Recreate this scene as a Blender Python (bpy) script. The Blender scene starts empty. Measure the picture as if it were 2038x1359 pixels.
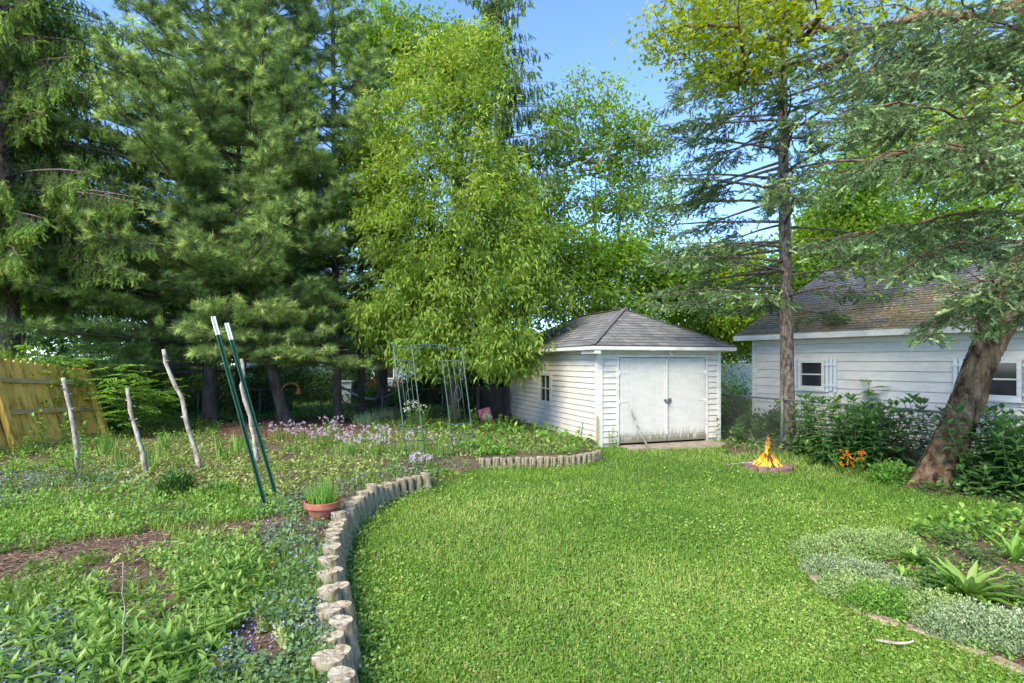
import bpy, math, random
import numpy as np
from mathutils import Vector, Matrix
R = math.radians
F = 1100.0; CX = 1019.0; HY = 720.0; CH = 1.75      # focal length, centre and horizon in photo pixels, eye height
scene = bpy.context.scene
C = scene.collection
rng = np.random.default_rng(7); random.seed(7)

# ------------------------------------------------------------------ camera, world, sun, exposure
cam = bpy.data.cameras.new('camera'); co = bpy.data.objects.new('camera', cam); C.objects.link(co)
cam.sensor_width = 36; cam.lens = F/2038*36; cam.shift_y = (HY-679.5)/2038
cam.clip_start = 0.05; cam.clip_end = 2000
co.location = (0, 0, CH); co.rotation_euler = (R(90), 0, 0)
scene.camera = co
SUN_EL, SUN_AZ = R(44), R(212)       # azimuth clockwise from +Y
w = bpy.data.worlds.new('World'); scene.world = w; w.use_nodes = True
nt = w.node_tree; bg = nt.nodes['Background']
sky = nt.nodes.new('ShaderNodeTexSky'); sky.sky_type = 'NISHITA'; sky.sun_disc = False
sky.sun_elevation = SUN_EL; sky.sun_rotation = SUN_AZ; sky.air_density = 1.0; sky.dust_density = 0.6; sky.ozone_density = 6.0; sky.altitude = 2500
nt.links.new(sky.outputs[0], bg.inputs[0]); bg.inputs[1].default_value = 0.15
sl = bpy.data.lights.new('sun', 'SUN'); sl.energy = 2.5; sl.angle = R(28); sl.color = (1, .90, .72)
so = bpy.data.objects.new('sun', sl); C.objects.link(so)
sd = Vector((math.sin(SUN_AZ)*math.cos(SUN_EL), math.cos(SUN_AZ)*math.cos(SUN_EL), math.sin(SUN_EL)))
so.rotation_euler = sd.to_track_quat('Z', 'Y').to_euler(); so.location = (0, -5, 30)
vs = scene.view_settings; vs.view_transform = 'Standard'; vs.look = 'None'; vs.gamma = 1; vs.exposure = 1.72
scene.render.engine = 'CYCLES'
cy = scene.cycles; cy.max_bounces = 7; cy.diffuse_bounces = 4; cy.transmission_bounces = 6; cy.glossy_bounces = 2
cy.transparent_max_bounces = 8; cy.use_adaptive_sampling = True; cy.adaptive_threshold = 0.02
cy.caustics_reflective = False; cy.caustics_refractive = False

# ------------------------------------------------------------------ materials
def mat(name):
    m = bpy.data.materials.new(name); m.use_nodes = True
    return m, m.node_tree, m.node_tree.nodes['Principled BSDF']
def ramp(nt, stops):
    r = nt.nodes.new('ShaderNodeValToRGB'); e = r.color_ramp.elements
    while len(e) < len(stops): e.new(.5)
    for i, (p, c) in enumerate(stops): e[i].position = p; e[i].color = (*c, 1)
    return r
def coords(nt, kind='Object', sc=(1, 1, 1), rot=(0, 0, 0)):
    t = nt.nodes.new('ShaderNodeTexCoord'); m = nt.nodes.new('ShaderNodeMapping')
    m.inputs['Scale'].default_value = sc; m.inputs['Rotation'].default_value = rot
    nt.links.new(t.outputs[kind], m.inputs[0]); return m.outputs[0]
def noise(nt, vec, scale, detail=4, rough=.6):
    n = nt.nodes.new('ShaderNodeTexNoise'); n.inputs['Scale'].default_value = scale
    n.inputs['Detail'].default_value = detail; n.inputs['Roughness'].default_value = rough
    nt.links.new(vec, n.inputs['Vector']); return n.outputs['Fac']
def mixc(nt, fac, a, b, mode='MIX'):
    m = nt.nodes.new('ShaderNodeMix'); m.data_type = 'RGBA'; m.blend_type = mode
    for s, v in ((m.inputs[0], fac), (m.inputs[6], a), (m.inputs[7], b)):
        if isinstance(v, (int, float)): s.default_value = v
        elif isinstance(v, tuple): s.default_value = (*v, 1)
        else: nt.links.new(v, s)
    return m.outputs[2]
def mth(nt, op, a, b=0.0, clamp=False):
    m = nt.nodes.new('ShaderNodeMath'); m.operation = op; m.use_clamp = clamp
    for s, v in ((m.inputs[0], a), (m.inputs[1], b)):
        if isinstance(v, (int, float)): s.default_value = v
        else: nt.links.new(v, s)
    return m.outputs[0]
def bump(nt, bsdf, h, dist=.01, st=.6):
    b = nt.nodes.new('ShaderNodeBump'); b.inputs['Distance'].default_value = dist; b.inputs['Strength'].default_value = st
    nt.links.new(h, b.inputs['Height']); nt.links.new(b.outputs[0], bsdf.inputs['Normal'])
def surf(name, stops, scale=6, sc=(1, 1, 1), rough=.8, bd=.01, bs=.5, detail=6, bscale=None, spec=.3, metal=0):
    m, nt, b = mat(name); v = coords(nt, 'Object', sc)
    n = noise(nt, v, scale, detail, .65); r = ramp(nt, stops); nt.links.new(n, r.inputs[0])
    nt.links.new(r.outputs[0], b.inputs['Base Color']); b.inputs['Roughness'].default_value = rough
    b.inputs['Specular IOR Level'].default_value = spec; b.inputs['Metallic'].default_value = metal
    n2 = noise(nt, v, bscale or scale*3, 6, .7); bump(nt, b, n2, bd, bs); return m
def woodvar(m, amt):
    nt = m.node_tree; b = nt.nodes['Principled BSDF']; src = b.inputs['Base Color'].links[0].from_socket; g = nt.nodes.new('ShaderNodeNewGeometry')
    rr = ramp(nt, [(0, (1-amt, 1-amt, 1-amt*.9)), (1, (1+amt*.6, 1+amt*.55, 1+amt*.4))]); nt.links.new(g.outputs['Random Per Island'], rr.inputs[0]); nt.links.new(mixc(nt, 1.0, src, rr.outputs[0], 'MULTIPLY'), b.inputs['Base Color'])
def leafmat(name, c0, c1, tr=.35, rough=.55, trc=None, c2=None):
    m, nt, b = mat(name)
    a = nt.nodes.new('ShaderNodeAttribute'); a.attribute_name = 'v'
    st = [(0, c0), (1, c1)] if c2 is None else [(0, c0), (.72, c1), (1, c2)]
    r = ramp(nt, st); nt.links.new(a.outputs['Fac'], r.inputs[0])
    nt.links.new(r.outputs[0], b.inputs['Base Color']); b.inputs['Roughness'].default_value = rough
    b.inputs['Specular IOR Level'].default_value = .35
    t = nt.nodes.new('ShaderNodeBsdfTranslucent')
    hs = nt.nodes.new('ShaderNodeHueSaturation'); hs.inputs['Hue'].default_value = .485; hs.inputs['Saturation'].default_value = 1.1; hs.inputs['Value'].default_value = 1.5
    nt.links.new(r.outputs[0], hs.inputs['Color']); nt.links.new(hs.outputs[0], t.inputs[0])
    mx = nt.nodes.new('ShaderNodeMixShader'); mx.inputs[0].default_value = tr
    nt.links.new(b.outputs[0], mx.inputs[1]); nt.links.new(t.outputs[0], mx.inputs[2])
    nt.links.new(mx.outputs[0], nt.nodes['Material Output'].inputs[0]); return m

M = {}
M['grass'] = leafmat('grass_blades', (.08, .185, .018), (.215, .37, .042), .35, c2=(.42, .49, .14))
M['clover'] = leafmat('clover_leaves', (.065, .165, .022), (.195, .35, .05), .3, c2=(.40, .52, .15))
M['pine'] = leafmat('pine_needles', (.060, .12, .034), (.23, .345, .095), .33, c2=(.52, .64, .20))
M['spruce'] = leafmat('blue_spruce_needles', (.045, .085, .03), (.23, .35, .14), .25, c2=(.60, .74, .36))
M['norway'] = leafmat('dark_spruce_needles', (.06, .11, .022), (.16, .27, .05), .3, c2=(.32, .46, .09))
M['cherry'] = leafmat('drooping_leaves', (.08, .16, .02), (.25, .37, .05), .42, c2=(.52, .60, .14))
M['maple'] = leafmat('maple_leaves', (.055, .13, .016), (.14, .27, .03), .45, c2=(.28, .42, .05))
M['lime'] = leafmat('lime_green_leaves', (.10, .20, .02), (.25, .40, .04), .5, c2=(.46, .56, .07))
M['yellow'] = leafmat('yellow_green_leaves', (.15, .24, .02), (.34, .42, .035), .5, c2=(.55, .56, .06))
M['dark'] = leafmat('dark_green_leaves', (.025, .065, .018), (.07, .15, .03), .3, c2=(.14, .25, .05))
M['weed'] = leafmat('fence_weed_leaves', (.04, .10, .028), (.10, .21, .055), .25, .45, c2=(.22, .36, .10))
M['fresh'] = leafmat('fresh_leaves', (.07, .18, .025), (.17, .34, .05), .35, c2=(.32, .48, .10))
M['bedleaf'] = leafmat('bed_leaves', (.07, .17, .025), (.19, .33, .06), .35, c2=(.38, .50, .16))
M['silver'] = leafmat('silver_leaves', (.13, .19, .09), (.27, .36, .17), .2, .8, c2=(.48, .54, .34))
M['thyme'] = leafmat('woolly_leaves', (.12, .22, .06), (.27, .38, .12), .25, .7, c2=(.42, .50, .2))
M['bugle'] = leafmat('bugle_leaves', (.07, .14, .05), (.15, .26, .10), .25, .6, c2=(.25, .36, .18))
M['blueflower'] = leafmat('blue_petals', (.20, .23, .55), (.36, .36, .75), .3, c2=(.55, .55, .85))
M['purple'] = leafmat('purple_petals', (.46, .34, .46), (.66, .54, .64), .3, c2=(.85, .78, .82))
M['white'] = leafmat('white_petals', (.6, .6, .5), (.75, .75, .68), .3)
M['orange'] = leafmat('orange_petals', (.75, .20, .02), (.9, .42, .03), .3)
M['sedum'] = leafmat('pale_groundcover', (.12, .22, .04), (.28, .38, .08), .3, c2=(.48, .52, .20))
M['straw'] = leafmat('dry_straw', (.22, .15, .08), (.42, .32, .18), .15)
M['chip'] = leafmat('bark_chips', (.09, .05, .032), (.24, .155, .11), .05, .9, c2=(.42, .32, .24))
M['redchip'] = leafmat('red_bark_chips', (.12, .045, .025), (.26, .11, .065), .05, .9, c2=(.38, .2, .13))

def paint(name, base, dirt, amt, bottom=0.0, grime=(.10, .11, .05)):
    m, nt, b = mat(name); v = coords(nt, 'Object', (1, 1, 3.5))
    n = noise(nt, v, 3.2, 8, .7); r = ramp(nt, [(.42, base), (.72, tuple(x*amt + d*(1-amt) for x, d in zip(base, dirt)))])
    nt.links.new(n, r.inputs[0])
    v2 = coords(nt, 'Object'); n2 = noise(nt, v2, 45, 3, .6); r2 = ramp(nt, [(.70, (0, 0, 0)), (.78, (1, 1, 1))]); nt.links.new(n2, r2.inputs[0])
    col = mixc(nt, mth(nt, 'MULTIPLY', r2.outputs[0], .45), r.outputs[0], dirt)
    if bottom:
        sx = nt.nodes.new('ShaderNodeSeparateXYZ'); nt.links.new(v2, sx.inputs[0])
        vs_ = coords(nt, 'Object', (34, 34, 1.6)); ns = noise(nt, vs_, 1.0, 5, .7)
        h = mth(nt, 'SUBTRACT', mth(nt, 'MULTIPLY', ns, bottom*2.1), sx.outputs[2])
        f = mth(nt, 'MULTIPLY', h, 5.5, True)
        col = mixc(nt, mth(nt, 'MULTIPLY', f, .85), col, grime)
    nt.links.new(col, b.inputs['Base Color']); b.inputs['Roughness'].default_value = .62
    b.inputs['Specular IOR Level'].default_value = .3
    bump(nt, b, noise(nt, coords(nt, 'Object', (6, 6, 30)), 5, 5, .7), .004, .4); return m
M['siding'] = paint('white_siding_paint', (.61, .575, .525), (.38, .34, .27), .4, .12)
M['trim'] = paint('white_trim_paint', (.66, .645, .61), (.34, .31, .25), .35)
M['door'] = paint('door_paint', (.59, .58, .55), (.40, .39, .33), .4, .29, (.10, .10, .035))
M['house_siding'] = paint('house_siding_paint', (.66, .62, .56), (.44, .41, .34), .4)
M['house_trim'] = paint('house_trim_paint', (.64, .65, .62), (.36, .32, .24), .35)
M['shutter'] = paint('pale_shutter_paint', (.62, .68, .68), (.45, .47, .42), .5)
M['blue_siding'] = paint('pale_blue_siding', (.22, .30, .38), (.25, .32, .38), .5)
M['bark'] = surf('grey_brown_bark', [(.35, (.06, .045, .034)), (.5, (.20, .155, .12)), (.64, (.36, .30, .245))], 18, (1, 1, .45), .95, .05, 1.0)
M['redbark'] = surf('reddish_peeling_bark', [(.36, (.04, .024, .013)), (.47, (.17, .10, .053)), (.57, (.28, .18, .10)), (.68, (.42, .32, .22))], 9, (1, 1, .38), .95, .10, 1.0, bscale=13)
M['darkbark'] = surf('dark_bark', [(.35, (.045, .036, .030)), (.65, (.13, .105, .09))], 8, (1, 1, .3), .95, .02, .8)
M['palebark'] = surf('pale_grey_bark', [(.35, (.15, .14, .125)), (.65, (.34, .32, .29))], 8, (1, 1, .4), .95, .02, .8)
M['stick'] = surf('bare_stick_bark', [(.35, (.16, .125, .10)), (.5, (.33, .28, .23)), (.65, (.46, .43, .36))], 14, (1, 1, .5), .9, .01, .8)
M['logside'] = surf('weathered_log_wood', [(.36, (.07, .055, .022)), (.46, (.20, .165, .10)), (.56, (.34, .30, .21)), (.66, (.17, .155, .06))], 13, (2.4, 2.4, .28), .9, .01, .8)
M['fencewood'] = surf('yellow_fence_wood', [(.34, (.30, .18, .035)), (.5, (.70, .43, .08)), (.66, (.78, .52, .13))], 4, (3, 3, .25), .8, .006, .7)
M['fencerail'] = surf('grey_fence_rail_wood', [(.3, (.28, .20, .07)), (.6, (.56, .40, .16)), (.75, (.62, .50, .27))], 6, (.6, .6, 5), .85, .006, .7)
M['concrete'] = surf('concrete', [(.3, (.16, .125, .095)), (.7, (.36, .31, .25))], 5, rough=.9, bd=.006)
M['brick'] = surf('fire_pit_brick', [(.3, (.10, .06, .05)), (.55, (.22, .14, .12)), (.75, (.34, .27, .24))], 12, rough=.9, bd=.01)
M['paver'] = surf('edging_brick', [(.3, (.20, .13, .095)), (.6, (.40, .29, .225)), (.75, (.50, .42, .35))], 9, rough=.9, bd=.008)
M['terracotta'] = surf('terracotta', [(.3, (.27, .085, .05)), (.6, (.40, .15, .095)), (.8, (.48, .26, .19))], 9, rough=.8, bd=.002)
M['greenmetal'] = surf('green_steel', [(.3, (.012, .06, .035)), (.7, (.025, .10, .06))], 20, rough=.45, bd=.001)
M['whitemetal'] = surf('white_steel_tip', [(.3, (.70, .70, .70)), (.7, (.82, .82, .82))], 20, rough=.5, bd=.001)
M['archmetal'] = surf('verdigris_steel', [(.3, (.035, .075, .062)), (.55, (.085, .14, .115)), (.75, (.14, .13, .10))], 18, rough=.6, bd=.002)
M['galv'] = surf('galvanised_wire', [(.3, (.10, .105, .10)), (.7, (.20, .21, .20))], 20, rough=.5, bd=.001)
M['darkwire'] = surf('dark_weathered_wire', [(.3, (.05, .05, .045)), (.7, (.12, .12, .11))], 20, rough=.7, bd=.001)
M['rust'] = surf('rusty_iron', [(.3, (.22, .07, .02)), (.7, (.45, .17, .05))], 14, rough=.8, bd=.003)
M['iron'] = surf('dark_iron', [(.3, (.06, .06, .065)), (.7, (.16, .16, .17))], 20, rough=.5, bd=.002)
M['soilpot'] = surf('potting_soil', [(.3, (.05, .035, .025)), (.7, (.12, .085, .06))], 20, rough=1, bd=.01)
M['plastic'] = surf('white_plastic', [(.3, (.66, .68, .68)), (.7, (.76, .77, .77))], 3, rough=.5, bd=.001)
M['shade_wood'] = surf('shade_dark_wood', [(.3, (.02, .02, .022)), (.7, (.05, .048, .045))], 6, (3, 3, .4), rough=.8)  # near-black colour stands in for shade behind joints and inside the bin
M['cloth'] = surf('faded_canvas', [(.3, (.42, .38, .38)), (.7, (.58, .54, .53))], 4, rough=.95, bd=.004)
M['pink'] = surf('pink_board', [(.3, (.50, .06, .10)), (.52, (.68, .17, .21)), (.7, (.75, .40, .38))], 14, rough=.6, bd=.001)
M['cream'] = surf('cream_paint', [(.3, (.62, .56, .40)), (.7, (.76, .72, .6))], 20, rough=.6, bd=.001)
M['redwood'] = surf('orange_brown_wood', [(.3, (.30, .09, .04)), (.7, (.48, .17, .08))], 6, (1, 1, 3), rough=.7)
M['deck'] = surf('weathered_deck_wood', [(.3, (.30, .26, .22)), (.7, (.48, .43, .37))], 4, (.5, 4, 4), rough=.85)
M['charcoal'] = surf('charred_wood', [(.3, (.012, .010, .009)), (.7, (.10, .07, .05))], 20, rough=.95)
m, nt, b = mat('window_glass'); b.inputs['Base Color'].default_value = (.02, .022, .025, 1); b.inputs['Roughness'].default_value = .06; b.inputs['Specular IOR Level'].default_value = .6; M['glass'] = m
m, nt, b = mat('curtain_cloth'); b.inputs['Base Color'].default_value = (.4, .4, .38, 1); M['curtain'] = m
# cut log end: rings and radial cracks from the uv
m, nt, b = mat('log_end_grain')
uv = coords(nt, 'UV'); wv = nt.nodes.new('ShaderNodeTexWave'); wv.wave_type = 'RINGS'; wv.rings_direction = 'Z'
wv.inputs['Scale'].default_value = 7; wv.inputs['Distortion'].default_value = 2.5; wv.inputs['Detail'].default_value = 3; nt.links.new(uv, wv.inputs[0])
oi = nt.nodes.new('ShaderNodeObjectInfo'); vadd = nt.nodes.new('ShaderNodeVectorMath'); nt.links.new(uv, vadd.inputs[0])
cmb = nt.nodes.new('ShaderNodeCombineXYZ'); nt.links.new(mth(nt, 'MULTIPLY', oi.outputs['Random'], 50), cmb.inputs[2]); nt.links.new(cmb.outputs[0], vadd.inputs[1])
n1 = noise(nt, vadd.outputs[0], 1.6, 7, .7); r = ramp(nt, [(.36, (.14, .10, .055)), (.5, (.50, .42, .29)), (.64, (.66, .60, .47))]); nt.links.new(n1, r.inputs[0])
col = mixc(nt, .30, r.outputs[0], wv.outputs[0], 'MULTIPLY')
sx = nt.nodes.new('ShaderNodeSeparateXYZ'); nt.links.new(uv, sx.inputs[0])
ang = mth(nt, 'ARCTAN2', sx.outputs[1], sx.outputs[0])
cb2 = nt.nodes.new('ShaderNodeCombineXYZ'); nt.links.new(mth(nt, 'SINE', ang), cb2.inputs[0]); nt.links.new(mth(nt, 'COSINE', ang), cb2.inputs[1]); nt.links.new(mth(nt, 'MULTIPLY', oi.outputs['Random'], 90), cb2.inputs[2])
nc = noise(nt, cb2.outputs[0], 3.3, 2, .5); rc = ramp(nt, [(.47, (0, 0, 0)), (.498, (1, 1, 1)), (.502, (1, 1, 1)), (.53, (0, 0, 0))]); nt.links.new(nc, rc.inputs[0])
col = mixc(nt, mth(nt, 'MULTIPLY', rc.outputs[0], .75), col, (.10, .07, .04))
nt.links.new(col, b.inputs['Base Color']); b.inputs['Roughness'].default_value = .85
bump(nt, b, mth(nt, 'SUBTRACT', 1.0, rc.outputs[0]), .006, .8); M['logend'] = m
woodvar(M['fencewood'], .38)
# shingles
def shingle(name, a, c, gap, moss=None):
    m, nt, b = mat(name); uv = coords(nt, 'UV')
    br = nt.nodes.new('ShaderNodeTexBrick'); br.offset = .5; nt.links.new(uv, br.inputs['Vector'])
    br.inputs['Scale'].default_value = 1; br.inputs['Brick Width'].default_value = .30; br.inputs['Row Height'].default_value = .13
    br.inputs['Mortar Size'].default_value = .006; br.inputs['Color1'].default_value = (*a, 1); br.inputs['Color2'].default_value = (*c, 1); br.inputs['Mortar'].default_value = (*gap, 1)
    n = noise(nt, coords(nt, 'Object'), 4, 6, .7); r = ramp(nt, [(.3, (.6, .6, .6)), (.7, (1.25, 1.25, 1.25))]); nt.links.new(n, r.inputs[0])
    col = mixc(nt, 1.0, br.outputs[0], r.outputs[0], 'MULTIPLY')
    if moss:
        n = noise(nt, coords(nt, 'UV', (1, 2.2, 1)), 1.5, 7, .72)
        sx = nt.nodes.new('ShaderNodeSeparateXYZ'); nt.links.new(uv, sx.inputs[0])
        f = mth(nt, 'SUBTRACT', n, mth(nt, 'MULTIPLY', mth(nt, 'ABSOLUTE', mth(nt, 'SUBTRACT', sx.outputs[1], .8)), .09))
        r = ramp(nt, [(.36, (0, 0, 0)), (.50, (1, 1, 1))]); nt.links.new(f, r.inputs[0])
        n3 = noise(nt, uv, 9, 5, .7); r3 = ramp(nt, [(.38, (.055, .05, .015)), (.5, (.17, .135, .04)), (.62, (.27, .18, .10))]); nt.links.new(n3, r3.inputs[0])
        col = mixc(nt, r.outputs[0], col, r3.outputs[0])
        n4 = noise(nt, coords(nt, 'UV', (1, 1.4, 1)), 17, 3, .6); n5 = noise(nt, uv, 1.1, 3, .5)
        r4 = ramp(nt, [(.60, (0, 0, 0)), (.64, (1, 1, 1))]); nt.links.new(mth(nt, 'ADD', n4, mth(nt, 'MULTIPLY', mth(nt, 'SUBTRACT', n5, .5), .5)), r4.inputs[0])
        col = mixc(nt, mth(nt, 'MULTIPLY', r4.outputs[0], .8), col, (.55, .55, .50))
    nt.links.new(col, b.inputs['Base Color']); b.inputs['Roughness'].default_value = .9
    bump(nt, b, noise(nt, uv, 90, 3, .7), .006, .8); return m
M['shingle'] = shingle('grey_shingles', (.135, .133, .13), (.20, .196, .19), (.05, .05, .055))
M['capstrip'] = surf('shingle_ridge_strip', [(.3, (.09, .088, .085)), (.7, (.145, .142, .137))], 25)
M['mossy'] = shingle('mossy_shingles', (.13, .12, .12), (.22, .205, .20), (.035, .035, .035), True)

# ------------------------------------------------------------------ object helpers
def tagit(o, label=None, cat=None, group=None, kind=None):
    if label: o['label'] = label
    if cat: o['category'] = cat
    if group: o['group'] = group
    if kind: o['kind'] = kind
    return o
def thing(name, label, cat, loc=(0, 0, 0), rz=0, group=None):
    o = bpy.data.objects.new(name, None); C.objects.link(o); o.location = loc; o.rotation_euler = (0, 0, rz)
    return tagit(o, label, cat, group)
def link(name, me, m=None, parent=None, loc=(0, 0, 0)):
    o = bpy.data.objects.new(name, me); C.objects.link(o); o.location = loc
    if parent: o.parent = parent
    if m is not None and not me.materials:
        for x in (m if isinstance(m, (list, tuple)) else [m]): me.materials.append(x)
    return o
def copy_tree(o, parent=None):
    c = o.copy(); C.objects.link(c); c.parent = parent
    for ch in list(o.children): copy_tree(ch, c)
    return c
def fastmesh(name, V, Fc, v=None, smooth=False):
    V = np.asarray(V, np.float32); Fc = np.asarray(Fc, np.int32)
    me = bpy.data.meshes.new(name); me.vertices.add(len(V)); me.vertices.foreach_set('co', V.ravel())
    n, k = Fc.shape; me.loops.add(n*k); me.loops.foreach_set('vertex_index', Fc.ravel())
    me.polygons.add(n); me.polygons.foreach_set('loop_start', np.arange(0, n*k, k, dtype=np.int32))
    if smooth: me.polygons.foreach_set('use_smooth', np.ones(n, bool))
    me.update(calc_edges=True)
    if v is not None:
        a = me.attributes.new('v', 'FLOAT', 'POINT'); a.data.foreach_set('value', np.asarray(v, np.float32))
    return me
class MB:
    """collects convex pieces and tubes into one mesh"""
    def __init__(s, T=None): s.v = []; s.f = []; s.mi = []; s.uv = []; s.T = T; s.smooth = False
    def add(s, vs, fs, mi=0, uvs=None):
        b = len(s.v)
        for p in vs: s.v.append(tuple(s.T @ Vector(p)) if s.T else tuple(p))
        for i, f in enumerate(fs): s.f.append([b+q for q in f]); s.mi.append(mi); s.uv.append(uvs[i] if uvs else None)
        return s
    def box(s, lo, hi, mi=0):
        x0, y0, z0 = lo; x1, y1, z1 = hi
        return s.add([(x0,y0,z0),(x1,y0,z0),(x1,y1,z0),(x0,y1,z0),(x0,y0,z1),(x1,y0,z1),(x1,y1,z1),(x0,y1,z1)],
              [(0,3,2,1),(4,5,6,7),(0,1,5,4),(1,2,6,5),(2,3,7,6),(3,0,4,7)], mi)
    def bar(s, a, b, w, h, up=(0, 0, 1), mi=0):
        a = Vector(a); b = Vector(b); d = (b-a).normalized(); sd_ = d.cross(Vector(up)).normalized(); u = sd_.cross(d)
        P = []
        for q in (a, b):
            for i, j in ((-1,-1),(1,-1),(1,1),(-1,1)): P.append(q+sd_*(w/2*i)+u*(h/2*j))
        return s.add(P, [(0,1,2,3),(7,6,5,4),(0,4,5,1),(1,5,6,2),(2,6,7,3),(3,7,4,0)], mi)
    def tube(s, pts, rad, n=6, mi=0, jit=0):
        pts = [Vector(p) for p in pts]
        if not isinstance(rad, (list, tuple)): rad = [rad]*len(pts)
        V = []; ref = Vector((0.31, .9, .2))
        for i, p in enumerate(pts):
            d = (pts[min(i+1, len(pts)-1)]-pts[max(i-1, 0)]).normalized()
            if abs(d.dot(ref)) > .95: ref = Vector((1, 0, 0))
            a = d.cross(ref).normalized(); b_ = d.cross(a)
            for k in range(n):
                t = 2*math.pi*k/n; rr = rad[i]*(1+random.uniform(-jit, jit)); V.append(p+a*(math.cos(t)*rr)+b_*(math.sin(t)*rr))
        Fs = [(i*n+k, i*n+(k+1) % n, (i+1)*n+(k+1) % n, (i+1)*n+k) for i in range(len(pts)-1) for k in range(n)]
        Fs += [tuple(range(n))[::-1], tuple((len(pts)-1)*n+k for k in range(n))]
        return s.add(V, Fs, mi)
    def lathe(s, prof, c=(0, 0, 0), n=24, mi=0):
        V = [(c[0]+r*math.cos(2*math.pi*k/n), c[1]+r*math.sin(2*math.pi*k/n), c[2]+z) for r, z in prof for k in range(n)]
        Fs = [(i*n+k, i*n+(k+1) % n, (i+1)*n+(k+1) % n, (i+1)*n+k) for i in range(len(prof)-1) for k in range(n)]
        return s.add(V, Fs, mi)
    def build(s, name, m, parent=None, loc=(0, 0, 0), smooth=False):
        me = bpy.data.meshes.new(name); me.from_pydata(s.v, [], s.f); me.update()
        me.polygons.foreach_set('material_index', s.mi)
        if smooth or s.smooth: me.polygons.foreach_set('use_smooth', [True]*len(s.f))
        if any(u is not None for u in s.uv):
            L = me.uv_layers.new(name='UVMap'); dat = []
            for f, u in zip(s.f, s.uv):
                for k in range(len(f)): dat += list(u[k]) if u else [0, 0]
            L.data.foreach_set('uv', dat)
        return link(name, me, m, parent, loc)

def norm(a): return a/np.maximum(np.linalg.norm(a, axis=-1, keepdims=True), 1e-9)
def rand_unit(n): return norm(rng.normal(size=(n, 3)))
def template(kind, k=0):
    """small foliage shapes, +y is the way they grow, +z their upper face"""
    r = np.random.default_rng(100+k)
    if kind == 'rhomb': return np.array([(0,0,0),(.5,.45,.06),(0,1,-.05),(-.5,.45,.06)]), np.array([(0,1,2,3)])
    if kind == 'leaf': return np.array([(0,0,0),(-.5,.38,.10),(0,.42,0),(.5,.38,.10),(0,1,-.14)]), np.array([(0,2,1),(0,3,2),(1,2,4),(2,3,4)])
    if kind == 'long': return np.array([(0,0,0),(-.42,.22,.05),(.42,.22,.05),(0,.25,0),(-.45,.55,.02),(.45,.55,.02),(0,.58,-.04),(0,1,-.22)]), np.array([(0,3,1),(0,2,3),(1,3,4),(3,6,4),(3,2,6),(2,5,6),(4,6,7),(6,5,7)])
    if kind == 'lance':
        V = []; ys = (0, .10, .25, .42, .60, .78, .91, 1); ws = (.03, .20, .40, .50, .45, .28, .12, 0)
        for y_, w_ in zip(ys, ws): z_ = -.30*y_**2.2+.02*math.sin(y_*23); V += [(-w_, y_, z_+.045*(w_ > .05)), (0, y_, z_), (w_, y_, z_+.045*(w_ > .05))]
        Fq = []
        for i in range(7):
            for k_ in (0, 1): q = i*3+k_; Fq += [(q, q+1, q+4), (q, q+4, q+3)]
        return np.array(V), np.array(Fq)
    if kind == 'round':
        a = np.linspace(0, 2*math.pi, 7)[:-1]; V = [(0,.5,-.06)]+[(.5*math.sin(t), .5+.5*math.cos(t), .03) for t in a]
        return np.array(V), np.array([(0, i+1, (i+1) % 6+1) for i in range(6)])
    if kind == 'maple':
        P = []
        for a, l in ((180,.12),(125,.42),(105,.3),(70,.62),(50,.36),(0,.68),(-50,.36),(-70,.62),(-105,.3),(-125,.42)):
            P.append((l*math.sin(R(a)), .35+l*math.cos(R(a)), -.12*l))
        P.append((0,.35,.04)); return np.array(P), np.array([(10, (i+1) % 10, i) for i in range(10)])
    if kind == 'blade': return np.array([(-.5,0,0),(.5,0,0),(.38,.5,.07),(-.38,.5,.07),(.05,1,.30)]), np.array([(0,1,2),(0,2,3),(3,2,4)])
    V = []; Fs = []
    def ndl(p, d, L, wd):
        d = np.array(d)/np.linalg.norm(d); s_ = np.cross(d, r.normal(size=3)); s_ = s_/np.linalg.norm(s_)*wd; b = len(V)
        V.extend([p-s_, p+s_, p+d*L]); Fs.append((b, b+1, b+2))
    if kind == 'tuft':
        for i in range(19):
            th = r.uniform(0, 2*math.pi); e = r.uniform(.15, 1.25); y0 = r.uniform(0, .45)
            ndl(np.array([0, y0, 0]), (math.sin(e)*math.cos(th), math.cos(e), math.sin(e)*math.sin(th)), r.uniform(.65, 1.0), .030)
    if kind == 'twig':
        for i in range(30):
            th = r.uniform(-.25, math.pi+.25) if i % 3 else r.uniform(0, 2*math.pi); y0 = i/30*.92
            ndl(np.array([0, y0, 0]), (math.cos(th), .95, math.sin(th)*.8), r.uniform(.19, .28), .048)
        V.extend([(-.014,0,0),(.014,0,0),(0,1,0)]); Fs.append((len(V)-3, len(V)-2, len(V)-1))
    if kind == 'spray':      # small leafy twig: nine leaves on a short stem
        lv, lf = template('leaf')
        for i in range(9):
            sgn = 1 if i % 2 else -1; yy = i/9; a = sgn*r.uniform(.6, 1.1) if i < 8 else 0
            ca, sa = math.cos(a), math.sin(a); tilt = r.uniform(-.5, .3); b = len(V); s_ = r.uniform(.36, .5)
            for p in lv:
                x, y, z = p[0]*s_*.42, p[1]*s_, p[2]*s_
                y, z = y*math.cos(tilt)-z*math.sin(tilt), y*math.sin(tilt)+z*math.cos(tilt)
                V.append((x*ca+y*sa, yy-x*sa+y*ca, z))
            Fs += [tuple(b+q for q in f) for f in lf]
    return np.array(V), np.array(Fs)
TPL = {}
def tpl(kind, k=0):
    if (kind, k) not in TPL: TPL[(kind, k)] = template(kind, k)
    return TPL[(kind, k)]
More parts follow.
